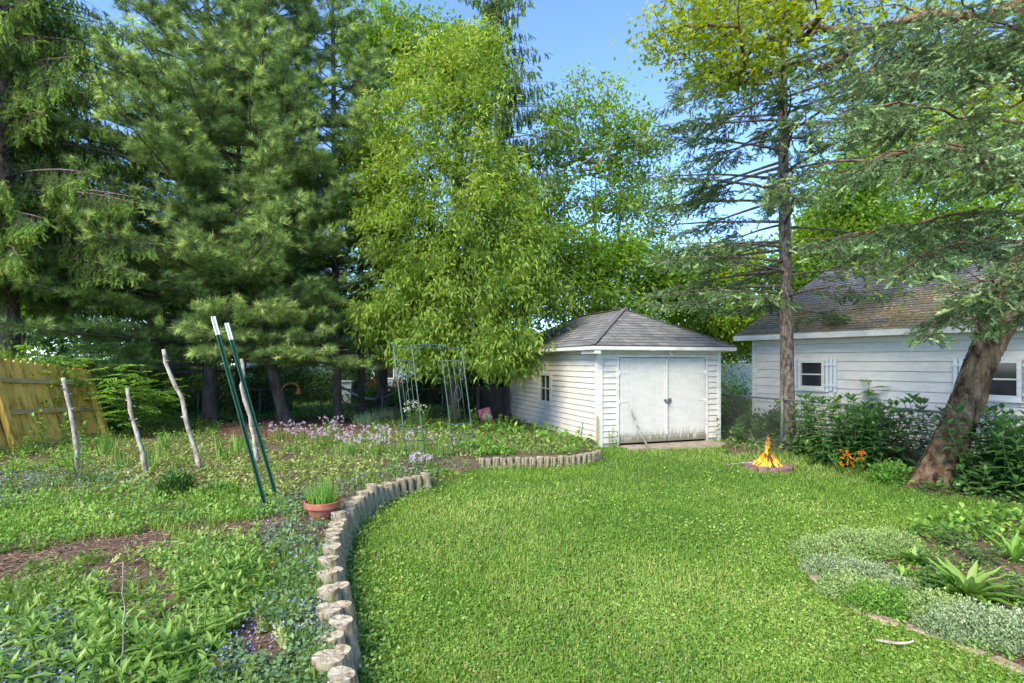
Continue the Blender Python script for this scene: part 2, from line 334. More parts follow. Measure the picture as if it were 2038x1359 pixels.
def leaves(P, A, kind, L, W=None, N=None, v=None, k=0):
    """one copy of a template at each point P growing along A; returns verts, faces, v"""
    n = len(P); TV, TF = tpl(kind, k); A = norm(A)
    if N is None: N = rng.normal(size=(n, 3))+np.array([0, 0, .8])
    S = norm(np.cross(A, N)); Nn = np.cross(S, A)
    L = np.broadcast_to(np.asarray(L, float), (n,)); W = L if W is None else np.broadcast_to(np.asarray(W, float), (n,))
    X = TV[None, :, 0, None]*W[:, None, None]*S[:, None, :]+TV[None, :, 1, None]*L[:, None, None]*A[:, None, :]+TV[None, :, 2, None]*L[:, None, None]*Nn[:, None, :]
    V = (X+P[:, None, :]).reshape(-1, 3); Fc = (TF[None]+(np.arange(n)*len(TV))[:, None, None]).reshape(-1, TF.shape[1])
    vv = np.repeat(rng.random(n) if v is None else np.clip(v, 0, 1), len(TV))
    return V, Fc, vv
def join(parts):
    V = []; Fc = []; vv = []; b = 0
    for a, f, q in parts: V.append(a); Fc.append(f+b); vv.append(q); b += len(a)
    return np.concatenate(V), np.concatenate(Fc), np.concatenate(vv)
def foliage(name, parts, m, parent=None, org=(0, 0, 0), smooth=False):
    V, Fc, vv = join(parts) if isinstance(parts, list) else parts
    return link(name, fastmesh(name, V-np.asarray(org), Fc, vv, smooth), m, parent)
def frusta(P0, P1, r0, r1, n=5):
    P0 = np.asarray(P0, float); P1 = np.asarray(P1, float); d = norm(P1-P0)
    ref = np.where(np.abs(d[:, 2:3]) > .9, np.array([[1., 0, 0]]), np.array([[0, 0, 1.]]))
    a = norm(np.cross(d, ref)); b = np.cross(d, a); t = np.arange(n)*2*math.pi/n
    ring = np.cos(t)[None, :, None]*a[:, None]+np.sin(t)[None, :, None]*b[:, None]
    V = np.concatenate([P0[:, None]+ring*np.asarray(r0)[:, None, None], P1[:, None]+ring*np.asarray(r1)[:, None, None]], 1)
    k = np.arange(n); f = np.stack([k, (k+1) % n, (k+1) % n+n, k+n], 1)
    Fc = (f[None]+(np.arange(len(P0))*2*n)[:, None, None]).reshape(-1, 4)
    return V.reshape(-1, 3), Fc
def bigtube(pts, rad, n=18, amp=.08, seg=.07, flare=0):
    """smooth trunk with ridged bark outline"""
    pts = np.array(pts, float); rad = np.array(rad, float)
    s = np.r_[0, np.cumsum(np.linalg.norm(np.diff(pts, axis=0), axis=1))]; q = np.arange(0, s[-1], seg)
    P = np.stack([np.interp(q, s, pts[:, i]) for i in range(3)], 1)
    kk = max(3, int(.35/seg)) | 1; pad = np.pad(P, ((kk//2, kk//2), (0, 0)), 'edge'); P = np.stack([np.convolve(pad[:, i], np.ones(kk)/kk, 'valid') for i in range(3)], 1)
    Rr = np.interp(q, s, rad); d = norm(np.gradient(P, axis=0)); a = norm(np.cross(d, np.array([0, 1, .05]))); b = np.cross(d, a)
    t = np.arange(n)*2*math.pi/n
    ph = np.sin(t*5+1.3)[None]*.5+np.sin(t*9+.4)[None]*.4
    wob = np.sin(q[:, None]*3.1+t[None]*2)*.4+np.sin(q[:, None]*9+t[None]*3)*.3+rng.normal(size=(len(q), n))*.35
    rr = Rr[:, None]*(1+amp*(ph+wob)*.6)
    if flare: rr = rr*(1+flare*np.exp(-q[:, None]*5)*(1+.5*np.sin(t*5)[None]))
    V = P[:, None]+(np.cos(t)[None, :, None]*a[:, None]+np.sin(t)[None, :, None]*b[:, None])*rr[..., None]
    k = np.arange(n); f = np.stack([k, (k+1) % n, (k+1) % n+n, k+n], 1)
    Fc = (f[None]+(np.arange(len(q)-1)*n)[:, None, None]).reshape(-1, 4)
    return V.reshape(-1, 3), Fc
def wood(name, lst, m, parent, org=(0, 0, 0), smooth=True):
    V = []; Fc = []; b = 0
    for a, f in lst: V.append(a); Fc.append(f+b); b += len(a)
    return link(name, fastmesh(name, np.concatenate(V)-np.asarray(org), np.concatenate(Fc), smooth=smooth), m, parent)

def vn(x, y, s=1.0, o=0.0):
    """smooth patchiness 0..1"""
    a = np.sin(x*1.7*s+1.3*np.sin(y*1.1*s+o)+o)+np.sin(y*2.1*s+1.7*np.sin(x*.9*s+2+o))+.6*np.sin((x+y)*4.3*s+o*2)+.5*np.sin((x-y)*6.1*s+1.5*np.sin(y*5*s))
    return np.clip(.5+a/5, 0, 1)
def inpoly(x, y, poly):
    x = np.asarray(x); y = np.asarray(y); c = np.zeros(x.shape, bool); n = len(poly)
    for i in range(n):
        (x0, y0), (x1, y1) = poly[i], poly[(i+1) % n]
        if y0 == y1: continue
        c ^= ((y0 > y) != (y1 > y)) & (x < (x1-x0)*(y-y0)/(y1-y0)+x0)
    return c
def pt(x, y, d): return ((x-CX)*d/F, d, CH-(y-HY)*d/F)     # photo position at depth d
# ------------------------------------------------------------------ terrain
ROW1 = [(-.76,2.56),(-.865,2.88),(-.93,3.15),(-1.06,3.45),(-1.17,3.76),(-1.32,4.2),(-1.49,4.79),(-1.60,5.33),(-1.645,5.7),(-1.63,6.25),(-1.58,6.6),(-1.50,6.96),(-1.37,7.2),(-1.26,7.36),(-1.14,7.46)]
ROW2 = [(-.50,9.0),(-.1,9.02),(.35,9.05),(.75,9.14),(1.1,9.32),(1.35,9.52),(1.52,9.76)]
EDGE = [(-.3,-3),(-.42,0),(-.58,1.5)]+ROW1+ROW2+[(1.62,10.5),(1.75,11.26)]
POLY = EDGE+[(0,16.3),(0,60),(-90,60),(-90,-3)]
def segdist(x, y, pl):
    d = np.full(np.shape(x), 1e9)
    for (x0, y0), (x1, y1) in zip(pl[:-1], pl[1:]):
        dx, dy = x1-x0, y1-y0; t = np.clip(((x-x0)*dx+(y-y0)*dy)/(dx*dx+dy*dy), 0, 1)
        d = np.minimum(d, np.hypot(x-x0-t*dx, y-y0-t*dy))
    return d
def gh(x, y):
    x = np.asarray(x, float); y = np.asarray(y, float)
    sdn = segdist(x, y, EDGE)*np.where(inpoly(x, y, POLY), 1, -1)
    t = np.clip((sdn+.05)/.10, 0, 1); t = t*t*(3-2*t)
    t = np.where(np.hypot((x+.85)/1.0, (y-8.25)/1.0) < 1.2, t, t)
    gap = 1-np.exp(-(((x+.8)/.55)**2+((y-8.2)/.75)**2))
    hg = np.clip(.22-(y-8)*.022, 0, .22)*gap
    hg = hg+.018*(vn(x, y, 1.3)-.5)
    return hg*t+.01*(vn(x, y, .6, 3)-.5)
def gp(x, y):
    z = 0.0
    for _ in range(12):
        d = (CH-z)*F/(y-HY); X = (x-CX)*d/F; z = .5*z+.5*float(gh(X, d))
    return (X, d, float(gh(X, d)))
def on(X, Y): return (X, Y, float(gh(X, Y)))
xs = np.unique(np.round(np.r_[-160,-100,-60,-40,-30,-22,-16,-14,np.arange(-12,-2.3,.2),np.arange(-2.3,2,.07),np.arange(2,11,.2),12,14,18,24,32,45,65,100,160],3))
ys = np.unique(np.round(np.r_[-30,-10,-5,-2,-1,0,.5,1,np.arange(1.4,10.6,.07),np.arange(10.6,19,.2),20,22,25,29,34,40,50,70,100,150,220,300],3))
XX, YY = np.meshgrid(xs, ys); ZZ = gh(XX, YY)
nx, ny = len(xs), len(ys); idx = np.arange(nx*ny).reshape(ny, nx)
Fc = np.stack([idx[:-1,:-1], idx[:-1,1:], idx[1:,1:], idx[1:,:-1]], -1).reshape(-1, 4)
me = fastmesh('ground', np.stack([XX, YY, ZZ], -1).reshape(-1, 3), Fc, smooth=True)
# ground colour masks: mulch paths and beds (what lies on the soil, not light)
def pxof(x, y, z): return CX+x*F/np.maximum(y, .05), HY+(CH-z)*F/np.maximum(y, .05)
PX, PY = pxof(XX, YY, ZZ)
MULCH = [(-400,1100),(0,1105),(90,1075),(260,1068),(370,1045),(430,1048),(560,1030),(600,1040),(430,1072),(330,1090),(200,1120),(60,1160),(-400,1260)]
REDM = [(440,850),(470,838),(600,832),(720,838),(740,860),(700,880),(560,886),(430,876)]
RBED = [(1608,1135),(1612,1105),(1680,1072),(1790,1062),(1900,1040),(2060,1020),(2350,1030),(2500,1500),(2200,1400),(1990,1320),(1840,1262),(1715,1228),(1645,1185)]
SHADEBED = [(1440,905),(1600,900),(1700,930),(1760,962),(1850,985),(2060,1010),(2500,1030),(2300,860),(1436,800)]
bed = inpoly(XX, YY, POLY) & (YY < 17)
mul = inpoly(PX, PY, MULCH) & bed; red = inpoly(PX, PY, REDM) & bed; rb = inpoly(PX, PY, RBED) & (YY > .3) & (XX > 0); sh = inpoly(PX, PY, SHADEBED) & (YY > 1)
val = np.where(mul, 1.0, np.where(red, .8, np.where(rb, .95, np.where(sh, .55, np.where(bed, .5, 0)))))
a = me.attributes.new('bed', 'FLOAT', 'POINT'); a.data.foreach_set('value', val.astype(np.float32).ravel())
m, nt, b = mat('ground_soil_and_turf'); at = nt.nodes.new('ShaderNodeAttribute'); at.attribute_name = 'bed'
v = coords(nt, 'Object'); n = noise(nt, v, 3, 8, .75)
rs = ramp(nt, [(.35, (.055, .04, .028)), (.55, (.14, .10, .07)), (.68, (.26, .20, .15))]); nt.links.new(noise(nt, coords(nt, 'Object', (1, 1.6, 1)), 26, 8, .75), rs.inputs[0])
rg = ramp(nt, [(.35, (.045, .09, .02)), (.65, (.10, .17, .035))]); nt.links.new(n, rg.inputs[0])
f = mth(nt, 'ADD', mth(nt, 'MULTIPLY', at.outputs['Fac'], 1.6), mth(nt, 'MULTIPLY', mth(nt, 'SUBTRACT', n, .5), 2.2)); rf = ramp(nt, [(.35, (0, 0, 0)), (.75, (1, 1, 1))]); nt.links.new(f, rf.inputs[0])
nt.links.new(mixc(nt, rf.outputs[0], rg.outputs[0], rs.outputs[0]), b.inputs['Base Color']); b.inputs['Roughness'].default_value = 1; b.inputs['Specular IOR Level'].default_value = .1
bump(nt, b, noise(nt, v, 40, 5, .8), .02, .7)
tagit(link('ground', me, m), kind='structure')

# ------------------------------------------------------------------ shed
sh_ang = math.atan2(.3345, .9424)
SX, SY = 1.75, 11.26
shed = thing('garden_shed', 'white wooden shed with grey hipped shingle roof and closed double doors', 'shed', (SX, SY, 0), sh_ang)
SW, SL, EZ = 3.02, 5.34, 1.98
def siding(mb, x0, x1, z0, z1, h, holes=(), lip=.017):
    z = z0; jt = .055*h if h < .15 else .03*h
    while z < z1-.01:
        zt = min(z+h, z1)
        def piece(a, c, lo, hi):
            if abs(lo-z) < 1e-6 and z > z0+.01: lo = lo+jt
            if c-a < .005 or hi-lo < .004: return
            o0 = lip*(1-(lo-z)/h); o1 = lip*.15*(1-(hi-z)/h)
            mb.add([(a,-o0,lo),(c,-o0,lo),(c,-o1,hi),(a,-o1,hi),(a,.03,lo),(c,.03,lo),(c,.03,hi),(a,.03,hi)],
                   [(0,1,2,3),(0,4,5,1),(3,2,6,7),(0,3,7,4),(1,5,6,2),(5,4,7,6)])
        spans = [(x0, x1)]
        for hx0, hx1, hz0, hz1 in holes:
            if hz1 <= z or hz0 >= zt: continue
            ns = []
            for a, c in spans:
                if hx1 <= a or hx0 >= c: ns.append((a, c)); continue
                ns += [(a, hx0), (hx1, c)]
                piece(max(a, hx0), min(c, hx1), hz1, zt) if hz1 < zt else None
                piece(max(a, hx0), min(c, hx1), z, hz0) if hz0 > z else None
            spans = ns
        for a, c in spans: piece(a, c, z, zt)
        z += h
mb = MB(); D0, D1, D2 = .49, 1.62, 2.64
siding(mb, .06, SW-.04, .08, EZ, .122, [(D0-.05, D2+.05, -1, 1.86)])
mb.box((.0, .004, 0), (D0-.06, .10, .08)); mb.box((D2+.06, .004, 0), (SW, .10, .08))
Ts = Matrix(((0, 1, 0, 0), (-1, 0, 0, SL), (0, 0, 1, 0), (0, 0, 0, 1)))   # local wall x runs along the side, facing -x
mb.T = Ts; WY0, WY1, WZ0, WZ1 = 2.34, 3.10, .72, 1.46
siding(mb, .02, SL-.06, .08, EZ, .122, [(SL-WY1, SL-WY0, WZ0, WZ1)])
mb.box((.02, .004, 0), (SL-.06, .08, .08))
mb.T = Matrix(((0, -1, 0, SW), (1, 0, 0, 0), (0, 0, 1, 0), (0, 0, 0, 1))); siding(mb, .02, SL-.02, .08, EZ, .122)
mb.T = Matrix(((-1, 0, 0, SW), (0, -1, 0, SL), (0, 0, 1, 0), (0, 0, 0, 1))); siding(mb, .04, SW-.04, .08, EZ, .122); mb.T = None
mb.build('wall', M['siding'], shed)
for a_, b_ in (((.06, .075, .08), (D0-.06, .09, EZ-.01)), ((D2+.07, .075, .08), (SW-.06, .09, EZ-.01)), ((.075, .10, .08), (.09, WY0-.02, EZ-.01)), ((.075, WY1+.02, .08), (.09, SL-.1, EZ-.01))): mb = MB(); mb.box(a_, b_); mb.build('joint_backing', M['shade_wood'], shed)  # dark panels added behind the open siding joints to read as shadow gaps
mb = MB(); mb.box((.06, .12, .02), (SW-.06, SL-.1, .06)); mb.build('floor_deck', M['shade_wood'], shed)
for x, y, wx, wy in ((-.026, -.03, .12, .10), (SW-.045, -.03, .07, .08), (-.026, SL-.05, .08, .075)):
    mb = MB(); mb.box((x, y, .0), (x+wx, y+wy, EZ-.002)); mb.build('corner_board', M['trim'], shed)
ov = .25
# roof in courses
def roof_face(mb, a, bb, c, d, n, uoff=0, lift=.012):
    a, bb, c, d = map(Vector, (a, bb, c, d)); nrm = (bb-a).cross(d-a).normalized(); sl_ = (((c+d)/2)-((a+bb)/2)).length; e = (bb-a).normalized()
    for i in range(n):
        t0, t1 = i/n, min(1, (i+1)/n+.02/ sl_)
        p0, p1 = a.lerp(d, t0), bb.lerp(c, t0); q0, q1 = a.lerp(d, t1), bb.lerp(c, t1); L = nrm*lift
        jj = nrm*random.uniform(0, .003)
        V = [p0+L+jj, p1+L+jj, q1+nrm*.001, q0+nrm*.001, p0-L*.5, p1-L*.5, q1-L*.6, q0-L*.6]
        def U(p): return (e.dot(p-a)+uoff, .13*i+.065)
        u0 = [(e.dot(p0-a)+uoff, .13*i+.001), (e.dot(p1-a)+uoff, .13*i+.001), (e.dot(q1-a)+uoff, .13*i+.129), (e.dot(q0-a)+uoff, .13*i+.129)]
        mb.add(V, [(0,1,2,3), (4,5,1,0), (5,4,7,6), (1,5,6,2), (4,0,3,7)], 0, [u0, [U(p0)]*4, [U(p0)]*4, [U(p1)]*4, [U(p0)]*4])
e0 = (-ov, -ov, EZ+.10); e1 = (SW+ov, -ov, EZ+.10); e2 = (SW+ov, SL+ov, EZ+.10); e3 = (-ov, SL+ov, EZ+.10)
r0 = (SW/2, SW/2, 3.0); r1 = (SW/2, SL-SW/2, 3.0)
mb = MB()
roof_face(mb, e0, e1, r0, r0, 14, .1); roof_face(mb, e3, e0, r0, r1, 14, .2)
roof_face(mb, e1, e2, r1, r0, 14, .3); roof_face(mb, e2, e3, r1, r1, 14, .4)
roof = mb.build('roof', M['shingle'], shed)
mb = MB()
for a, c in ((r0, e0), (r0, e1), (r1, e2), (r1, e3), (r0, r1)):
    a = Vector(a); c = Vector(c); n = int((a-c).length/.14)
    for i in range(n):
        p, q = a.lerp(c, i/n), a.lerp(c, (i+1.25)/n if i < n-1 else 1)
        mb.bar(p+Vector((0, 0, .018+.004)), q+Vector((0, 0, .014+.012)), .11, .010)
mb.build('ridge_cap', M['capstrip'], roof)
mb = MB()
for a, c in ((e0, e1), (e1, e2), (e2, e3), (e3, e0)): mb.bar(Vector(a)-Vector((0,0,.05)), Vector(c)-Vector((0,0,.05)), .025, .07)
mb.build('fascia', M['trim'], shed)
mb = MB(); mb.box((-ov+.02, -ov+.02, EZ), (SW+ov-.02, SL+ov-.02, EZ+.012)); mb.build('soffit', M['trim'], shed)
mb = MB(); mb.T = Matrix.Translation((-.14, .35, EZ-.035)) @ Matrix.Rotation(R(-90), 4, 'Z'); mb.box((0, -.06, -.03), (.62, .06, .03)); mb.build('eave_block', M['trim'], shed)
# doors of narrow beadboards
def boards(mb, x0, x1, z0, z1, y, n, th=.025, gap=.006):
    wd = (x1-x0)/n
    for i in range(n):
        mb.box((x0+i*wd+gap/2, y-random.uniform(0, .002), z0+random.uniform(0, .006)), (x0+(i+1)*wd-gap/2, y+th, z1))
for x0, x1, sgn in ((D0, D1, 1), (D1+.012, D2, -1)):
    mb = MB(); boards(mb, x0+.01, x1-.01, .20, 1.83, -.014, 22)
    dr = mb.build('door', M['door'], shed)
    mb = MB(); mb.box((x0+.008, -.045, .07), (x1-.008, .02, .197)); mb.build('kick_board', M['door'], dr)
    for z in (1.52, .92):
        hx = x0 if sgn > 0 else x1
        mb = MB(); a = hx; c = hx+sgn*.2
        mb.add([(a,-.022,z-.02),(c,-.022,z-.006),(c,-.022,z+.006),(a,-.022,z+.02),(a,-.0155,z-.02),(c,-.0155,z-.006),(c,-.0155,z+.006),(a,-.0155,z+.02)],
               [(0,1,2,3),(7,6,5,4),(0,4,5,1),(1,5,6,2),(2,6,7,3),(3,7,4,0)])
        mb.box((hx-.012, -.03, z-.045), (hx+.012, -.018, z+.045)); mb.build('hinge', M['trim'], dr)
    if sgn > 0:
        mb = MB(); mb.box((D1-.05, -.035, .915), (D1+.10, -.018, .955)); mb.tube([(D1+.0, -.05, .93), (D1-.01, -.055, .965), (D1+.03, -.055, .965), (D1+.035, -.05, .93)], .005, 6); mb.box((D1-.02, -.062, .86), (D1+.05, -.036, .93))
        mb.box((D1+.075, -.04, .885), (D1+.12, -.018, .975)); mb.build('padlock_and_hasp', M['iron'], dr)
mb = MB()
mb.box((D0-.06, -.028, .0), (D0-.012, .03, 1.90)); mb.box((D2+.012, -.028, .0), (D2+.06, .03, 1.90)); mb.box((D0-.012, -.024, 1.845), (D2+.012, .03, 1.90)); mb.bar((D1+.006, -.03, .21), (D1+.006, -.03, 1.82), .05, .018, (1, 0, 0))
mb.build('door_frame', M['trim'], shed)
mb = MB(); mb.bar((D1+.05, -.05, 1.97), (D1+.12, -.10, 1.87), .05, .03); mb.build('lamp_bracket', M['trim'], shed)
mb = MB(); mb.box((D0, .035, .06), (D2, .05, 1.845)); mb.build('door_backing', M['shade_wood'], shed)
# side window
mb = MB(); mb.T = Ts; a, c = SL-WY1, SL-WY0; fw = .07
mb.box((a-.03, -.04, WZ0-.03), (a+fw, .03, WZ1+.03)); mb.box((c-fw, -.04, WZ0-.03), (c+.03, .03, WZ1+.03)); mb.box((a+fw, -.038, WZ1-.05), (c-fw, .03, WZ1+.028)); mb.box((a+fw, -.038, WZ0-.028), (c-fw, .03, WZ0+.06))
win = mb.build('window', M['trim'], shed)
mb = MB(); mb.T = Ts; mb.box(((a+c)/2-.014, -.012, WZ0+.06), ((a+c)/2+.014, .01, WZ1-.05)); mb.box((a+fw, -.0105, (WZ0+WZ1)/2-.014), (c-fw, .009, (WZ0+WZ1)/2+.014)); mb.build('muntin', M['trim'], win)
mb = MB(); mb.T = Ts; mb.box((a+fw, .012, WZ0+.06), (c-fw, .018, WZ1-.05)); mb.build('pane', M['glass'], win)
# slab in front of the doors
th = thing('doorstep_slab', 'low brown concrete slab on the grass before the shed doors', 'slab', (SX, SY, 0), sh_ang)
mb = MB(); mb.add([(D0-.05,-.50,-.05),(D2-.25,-.82,-.05),(D2+.12,-.55,-.05),(D2+.10,-.05,-.05),(D0-.05,-.05,-.05),(D0-.05,-.50,.03),(D2-.25,-.82,.03),(D2+.12,-.55,.03),(D2+.10,-.05,.03),(D0-.05,-.05,.03)],
   [(4,3,2,1,0),(5,6,7,8,9),(0,1,6,5),(1,2,7,6),(2,3,8,7),(3,4,9,8),(4,0,5,9)]); mb.build('slab', M['concrete'], th)
def S(x, y, z=0): c, s = math.cos(sh_ang), math.sin(sh_ang); return (SX+x*c-y*s, SY+x*s+y*c, z)
def stick(name, label, pts, r0, r1, m, cat='stick', group=None, knots=5):
    t = thing(name, label, cat, pts[0], 0, group); o = Vector(pts[0]); mb = MB()
    P = [Vector(p)-o for p in pts]; s = 14; Q = []
    for i in range(s+1):
        u = i/s*(len(P)-1); k = min(int(u), len(P)-2); Q.append(P[k].lerp(P[k+1], u-k)+Vector((random.uniform(-.006, .006), random.uniform(-.006, .006), 0)))
    rr = [(r0+(r1-r0)*i/s)*random.uniform(.88, 1.12) for i in range(s+1)]
    mb.tube(Q, rr, 9, 0, .06)
    for k in range(knots):
        i = random.randint(2, s-1); a = random.uniform(0, 6.28); d = Vector((math.cos(a), math.sin(a), .5)); mb.tube([Q[i], Q[i]+d*(rr[i]+.012), Q[i]+d*(rr[i]+.03)], [rr[i]*.45, rr[i]*.38, rr[i]*.25], 6)
    mb.build('shaft', m, t, smooth=True)
    return t
stick('walking_stick', 'thin grey stick leaning against the left shed door', [S(.90, -.42, .03), S(.74, -.25, .5), S(.66, -.12, .86)], .018, .016, M['stick'], 'stick', None, 2)
t = thing('marker_stake', 'dark flat wooden stake standing at the near shed corner', 'stake', S(-.06, -.06)); mb = MB(); mb.box((-.012, -.02, 0), (.012, .02, .66)); mb.add([(-.012,-.02,.66),(.012,-.02,.66),(.012,.02,.66),(-.012,.02,.66),(0,0,.70)], [(0,1,4),(1,2,4),(2,3,4),(3,0,4)]); mb.build('stake', M['fencerail'], t)

# ------------------------------------------------------------------ neighbour house on the right
HAng = math.atan2(-.854, .52); HXo, HYo = 6.0, 13.7; HL, HW, HE = 13.0, 8.0, 2.36
house = thing('white_house', 'white clapboard house with mossy shingle roof beyond the wire fence', 'house', (HXo, HYo, 0), HAng)
wins = [(1.225, 1.697, 1.21, 1.73, -.12), (4.46, 5.02, 1.17, 1.73, 0), (8.2, 8.8, 1.17, 1.73, 0)]
mb = MB(); siding(mb, .06, HL, .0, HE, .195, [(a-.02, b_+.02, z0-.02, z1+.02) for a, b_, z0, z1, _ in wins], .017)
mb.T = Matrix(((0, 1, 0, 0), (-1, 0, 0, HW), (0, 0, 1, 0), (0, 0, 0, 1))); siding(mb, .0, HW-.03, 0, HE, .195, (), .014); mb.T = None
rise = 2.0
mb.add([(.002,0,HE),(.002,HW,HE),(.002,HW/2,HE+rise-.08),(.10,0,HE),(.10,HW,HE),(.10,HW/2,HE+rise-.08)], [(0,2,1),(3,4,5),(0,3,5,2),(1,2,5,4)])
mb.build('wall', M['house_siding'], house)
mb = MB(); mb.box((.09, .05, .02), (HL-.05, .065, HE-.05)); mb.build('joint_backing', M['shade_wood'], house)  # added dark panel, makes the clapboard joints look shaded
mb = MB(); mb.box((-.03, -.035, 0), (.07, .08, HE-.004)); mb.build('corner_board', M['house_trim'], house)
mb = MB(); sl_y = HW/2
E0 = (-.35, -.32, HE+.02); E1 = (HL+.3, -.32, HE+.02); R0 = (-.35, HW/2, HE+rise+.1); R1 = (HL+.3, HW/2, HE+rise+.1); B0 = (-.35, HW+.32, HE+.02); B1 = (HL+.3, HW+.32, HE+.02)
roof_face(mb, E0, E1, R1, R0, 34, 0, .014); roof_face(mb, B1, B0, R0, R1, 34, 0, .014)
hr = mb.build('roof', M['mossy'], house)
mb = MB(); mb.bar((R0[0], R0[1], R0[2]+.02), (R1[0], R1[1], R1[2]+.02), .22, .03); mb.build('ridge_cap', M['capstrip'], hr)
mb = MB(); mb.bar((-.35, -.315, HE-.03), (HL+.3, -.315, HE-.03), .03, .12); mb.bar((-.35, -.30, HE-.03), (-.35, HW/2, HE+rise+.03), .03, .11, (0, 0, 1)); mb.box((-.33, -.298, HE-.07), (HL+.3, -.03, HE-.055)); mb.build('fascia', M['house_trim'], house)
for a, b_, z0, z1, _ in wins:
    mb = MB(); f_ = .065
    mb.box((a-f_, -.05, z0-f_-.02), (a, .02, z1+f_)); mb.box((b_, -.05, z0-f_-.02), (b_+f_, .02, z1+f_)); mb.box((a, -.048, z1), (b_, .02, z1+f_-.002)); mb.box((a-.09, -.08, z0-f_-.05), (b_+.09, .02, z0-f_-.021)); mb.box((a, -.048, z0-f_-.018), (b_, .02, z0))
    w_ = mb.build('window', M['house_trim'], house)
    mb = MB(); mb.box((a, -.03, (z0+z1)/2-.014), (b_, 0, (z0+z1)/2+.014)); mb.build('muntin', M['house_trim'], w_)
    mb = MB(); mb.box((a, .004, z0), (b_, .012, z1)); mb.build('pane', M['glass'], w_)
    for s0 in (a-f_-.27, b_+f_+.03):
        mb = MB(); lo, hi = z0-.12, z1+.10
        for i in range(3): mb.box((s0+i*.085, -.052, lo+(i == 1)*.03), (s0+i*.085+.062, -.026, hi-(i == 1)*.02))
        for z in (lo+.12, hi-.16): mb.box((s0-.015, -.07, z), (s0+.25, -.0525, z+.05))
        mb.build('shutter', M['shutter'], house)

# ------------------------------------------------------------------ chain-link fences
def chainlink(name, label, A, B, H, m, posts, cell=.065):
    A = Vector(A); B = Vector(B); L = (B-A).length; u = (B-A).normalized(); t = thing(name, label, 'fence', A)
    P0 = []; P1 = []
    for s in (1, -1):
        k = -H
        while k < L:
            x0, x1 = k, k+H
            za, zb = (0, H) if s > 0 else (H, 0)
            c0, c1 = max(x0, 0), min(x1, L)
            if c1 > c0: P0.append((c0, za+(zb-za)*(c0-x0)/H)); P1.append((c1, za+(zb-za)*(c1-x0)/H))
            k += cell*1.15
    P0 = np.array(P0); P1 = np.array(P1); ua = np.array(u)
    q0 = ua[None]*P0[:, :1]+np.array([0, 0, 1.])*P0[:, 1:]; q1 = ua[None]*P1[:, :1]+np.array([0, 0, 1.])*P1[:, 1:]
    h = len(q0)//2; nrm = np.array([u.y, -u.x, 0])*.004; q0[:h] += nrm; q1[:h] += nrm
    wood('wire_mesh', [frusta(q0, q1, np.full(len(q0), .0022), np.full(len(q0), .0022), 3)], m, t)
    mb = MB(); mb.tube([Vector((0, 0, H)), u*L+Vector((0, 0, H))], .02, 8); mb.build('top_rail', m, t, smooth=True)
    for i in range(posts):
        mb = MB(); p = u*(L*i/(posts-1)); mb.tube([p-Vector((0, 0, .1)), p+Vector((0, 0, H+.04))], .028, 8); mb.tube([p+Vector((0, 0, H+.02)), p+Vector((0, 0, H+.07))], [.034, .01], 8); mb.build('post', m, t, smooth=True)
    return t
chainlink('chain_link_fence', 'grey chain-link fence between shed and white house', (4.75, 13.1, 0), (7.6, 5.4, 0), .99, M['galv'], 5)
chainlink('chain_link_fence', 'dark chain-link fence behind the pines at the rear garden edge', (-11.5, 16.9, -.02), (-.3, 17.3, -.02), .92, M['darkwire'], 7)

# ------------------------------------------------------------------ wooden fence at left
t = thing('board_fence', 'yellowish wooden board fence leaning at left garden edge', 'fence', (0, 0, 0))
FA, FB = Vector((-8.75, 7.2, 0)), Vector((-8.75, 11.9, 0))
ln = Vector((-.30, 0, 1)).normalized()
mb = MB(); y = FA.y; i = 0
while y < FB.y:
    fr = (y-FA.y)/(FB.y-FA.y); h = 1.88-.34*max(0, fr-.35)/.65+random.uniform(-.015, .015); zb = .16-.05*fr; X = -8.72
    a = Vector((X, y, zb)); mb.add([a, a+Vector((0, .135, 0)), a+Vector((0, .135, 0))+ln*(h-.03), a+Vector((0, .1, 0))+ln*h, a+Vector((0, .035, 0))+ln*h, a+ln*(h-.03)]+
        [q-Vector((.022, 0, 0)) for q in (a, a+Vector((0, .135, 0)), a+Vector((0, .135, 0))+ln*(h-.03), a+Vector((0, .1, 0))+ln*h, a+Vector((0, .035, 0))+ln*h, a+ln*(h-.03))],
        [(5,4,3,2,1,0),(6,7,8,9,10,11),(0,1,7,6),(1,2,8,7),(2,3,9,8),(3,4,10,9),(4,5,11,10),(5,0,6,11)])
    y += .150; i += 1
mb.build('boards', M['fencewood'], t)
for hh in (.14, .85, 1.52):
    mb = MB(); a = Vector((-8.70, FA.y, .15))+ln*hh; c = Vector((-8.70, FB.y, .10))+ln*(hh-.28*(hh/1.5)); mb.bar(a+Vector((.02, 0, 0)), c+Vector((.02, 0, 0)), .09, .04, (1, 0, .3)); mb.build('rail', M['fencerail'], t)
for yy, h in ((7.4, 1.8), (9.62, 1.78), (11.75, 1.25)):
    mb = MB(); a = Vector((-8.60, yy, .1)); mb.bar(a, a+ln*h, .10, .10, (0, 1, 0)); mb.build('post', M['fencewood'], t)

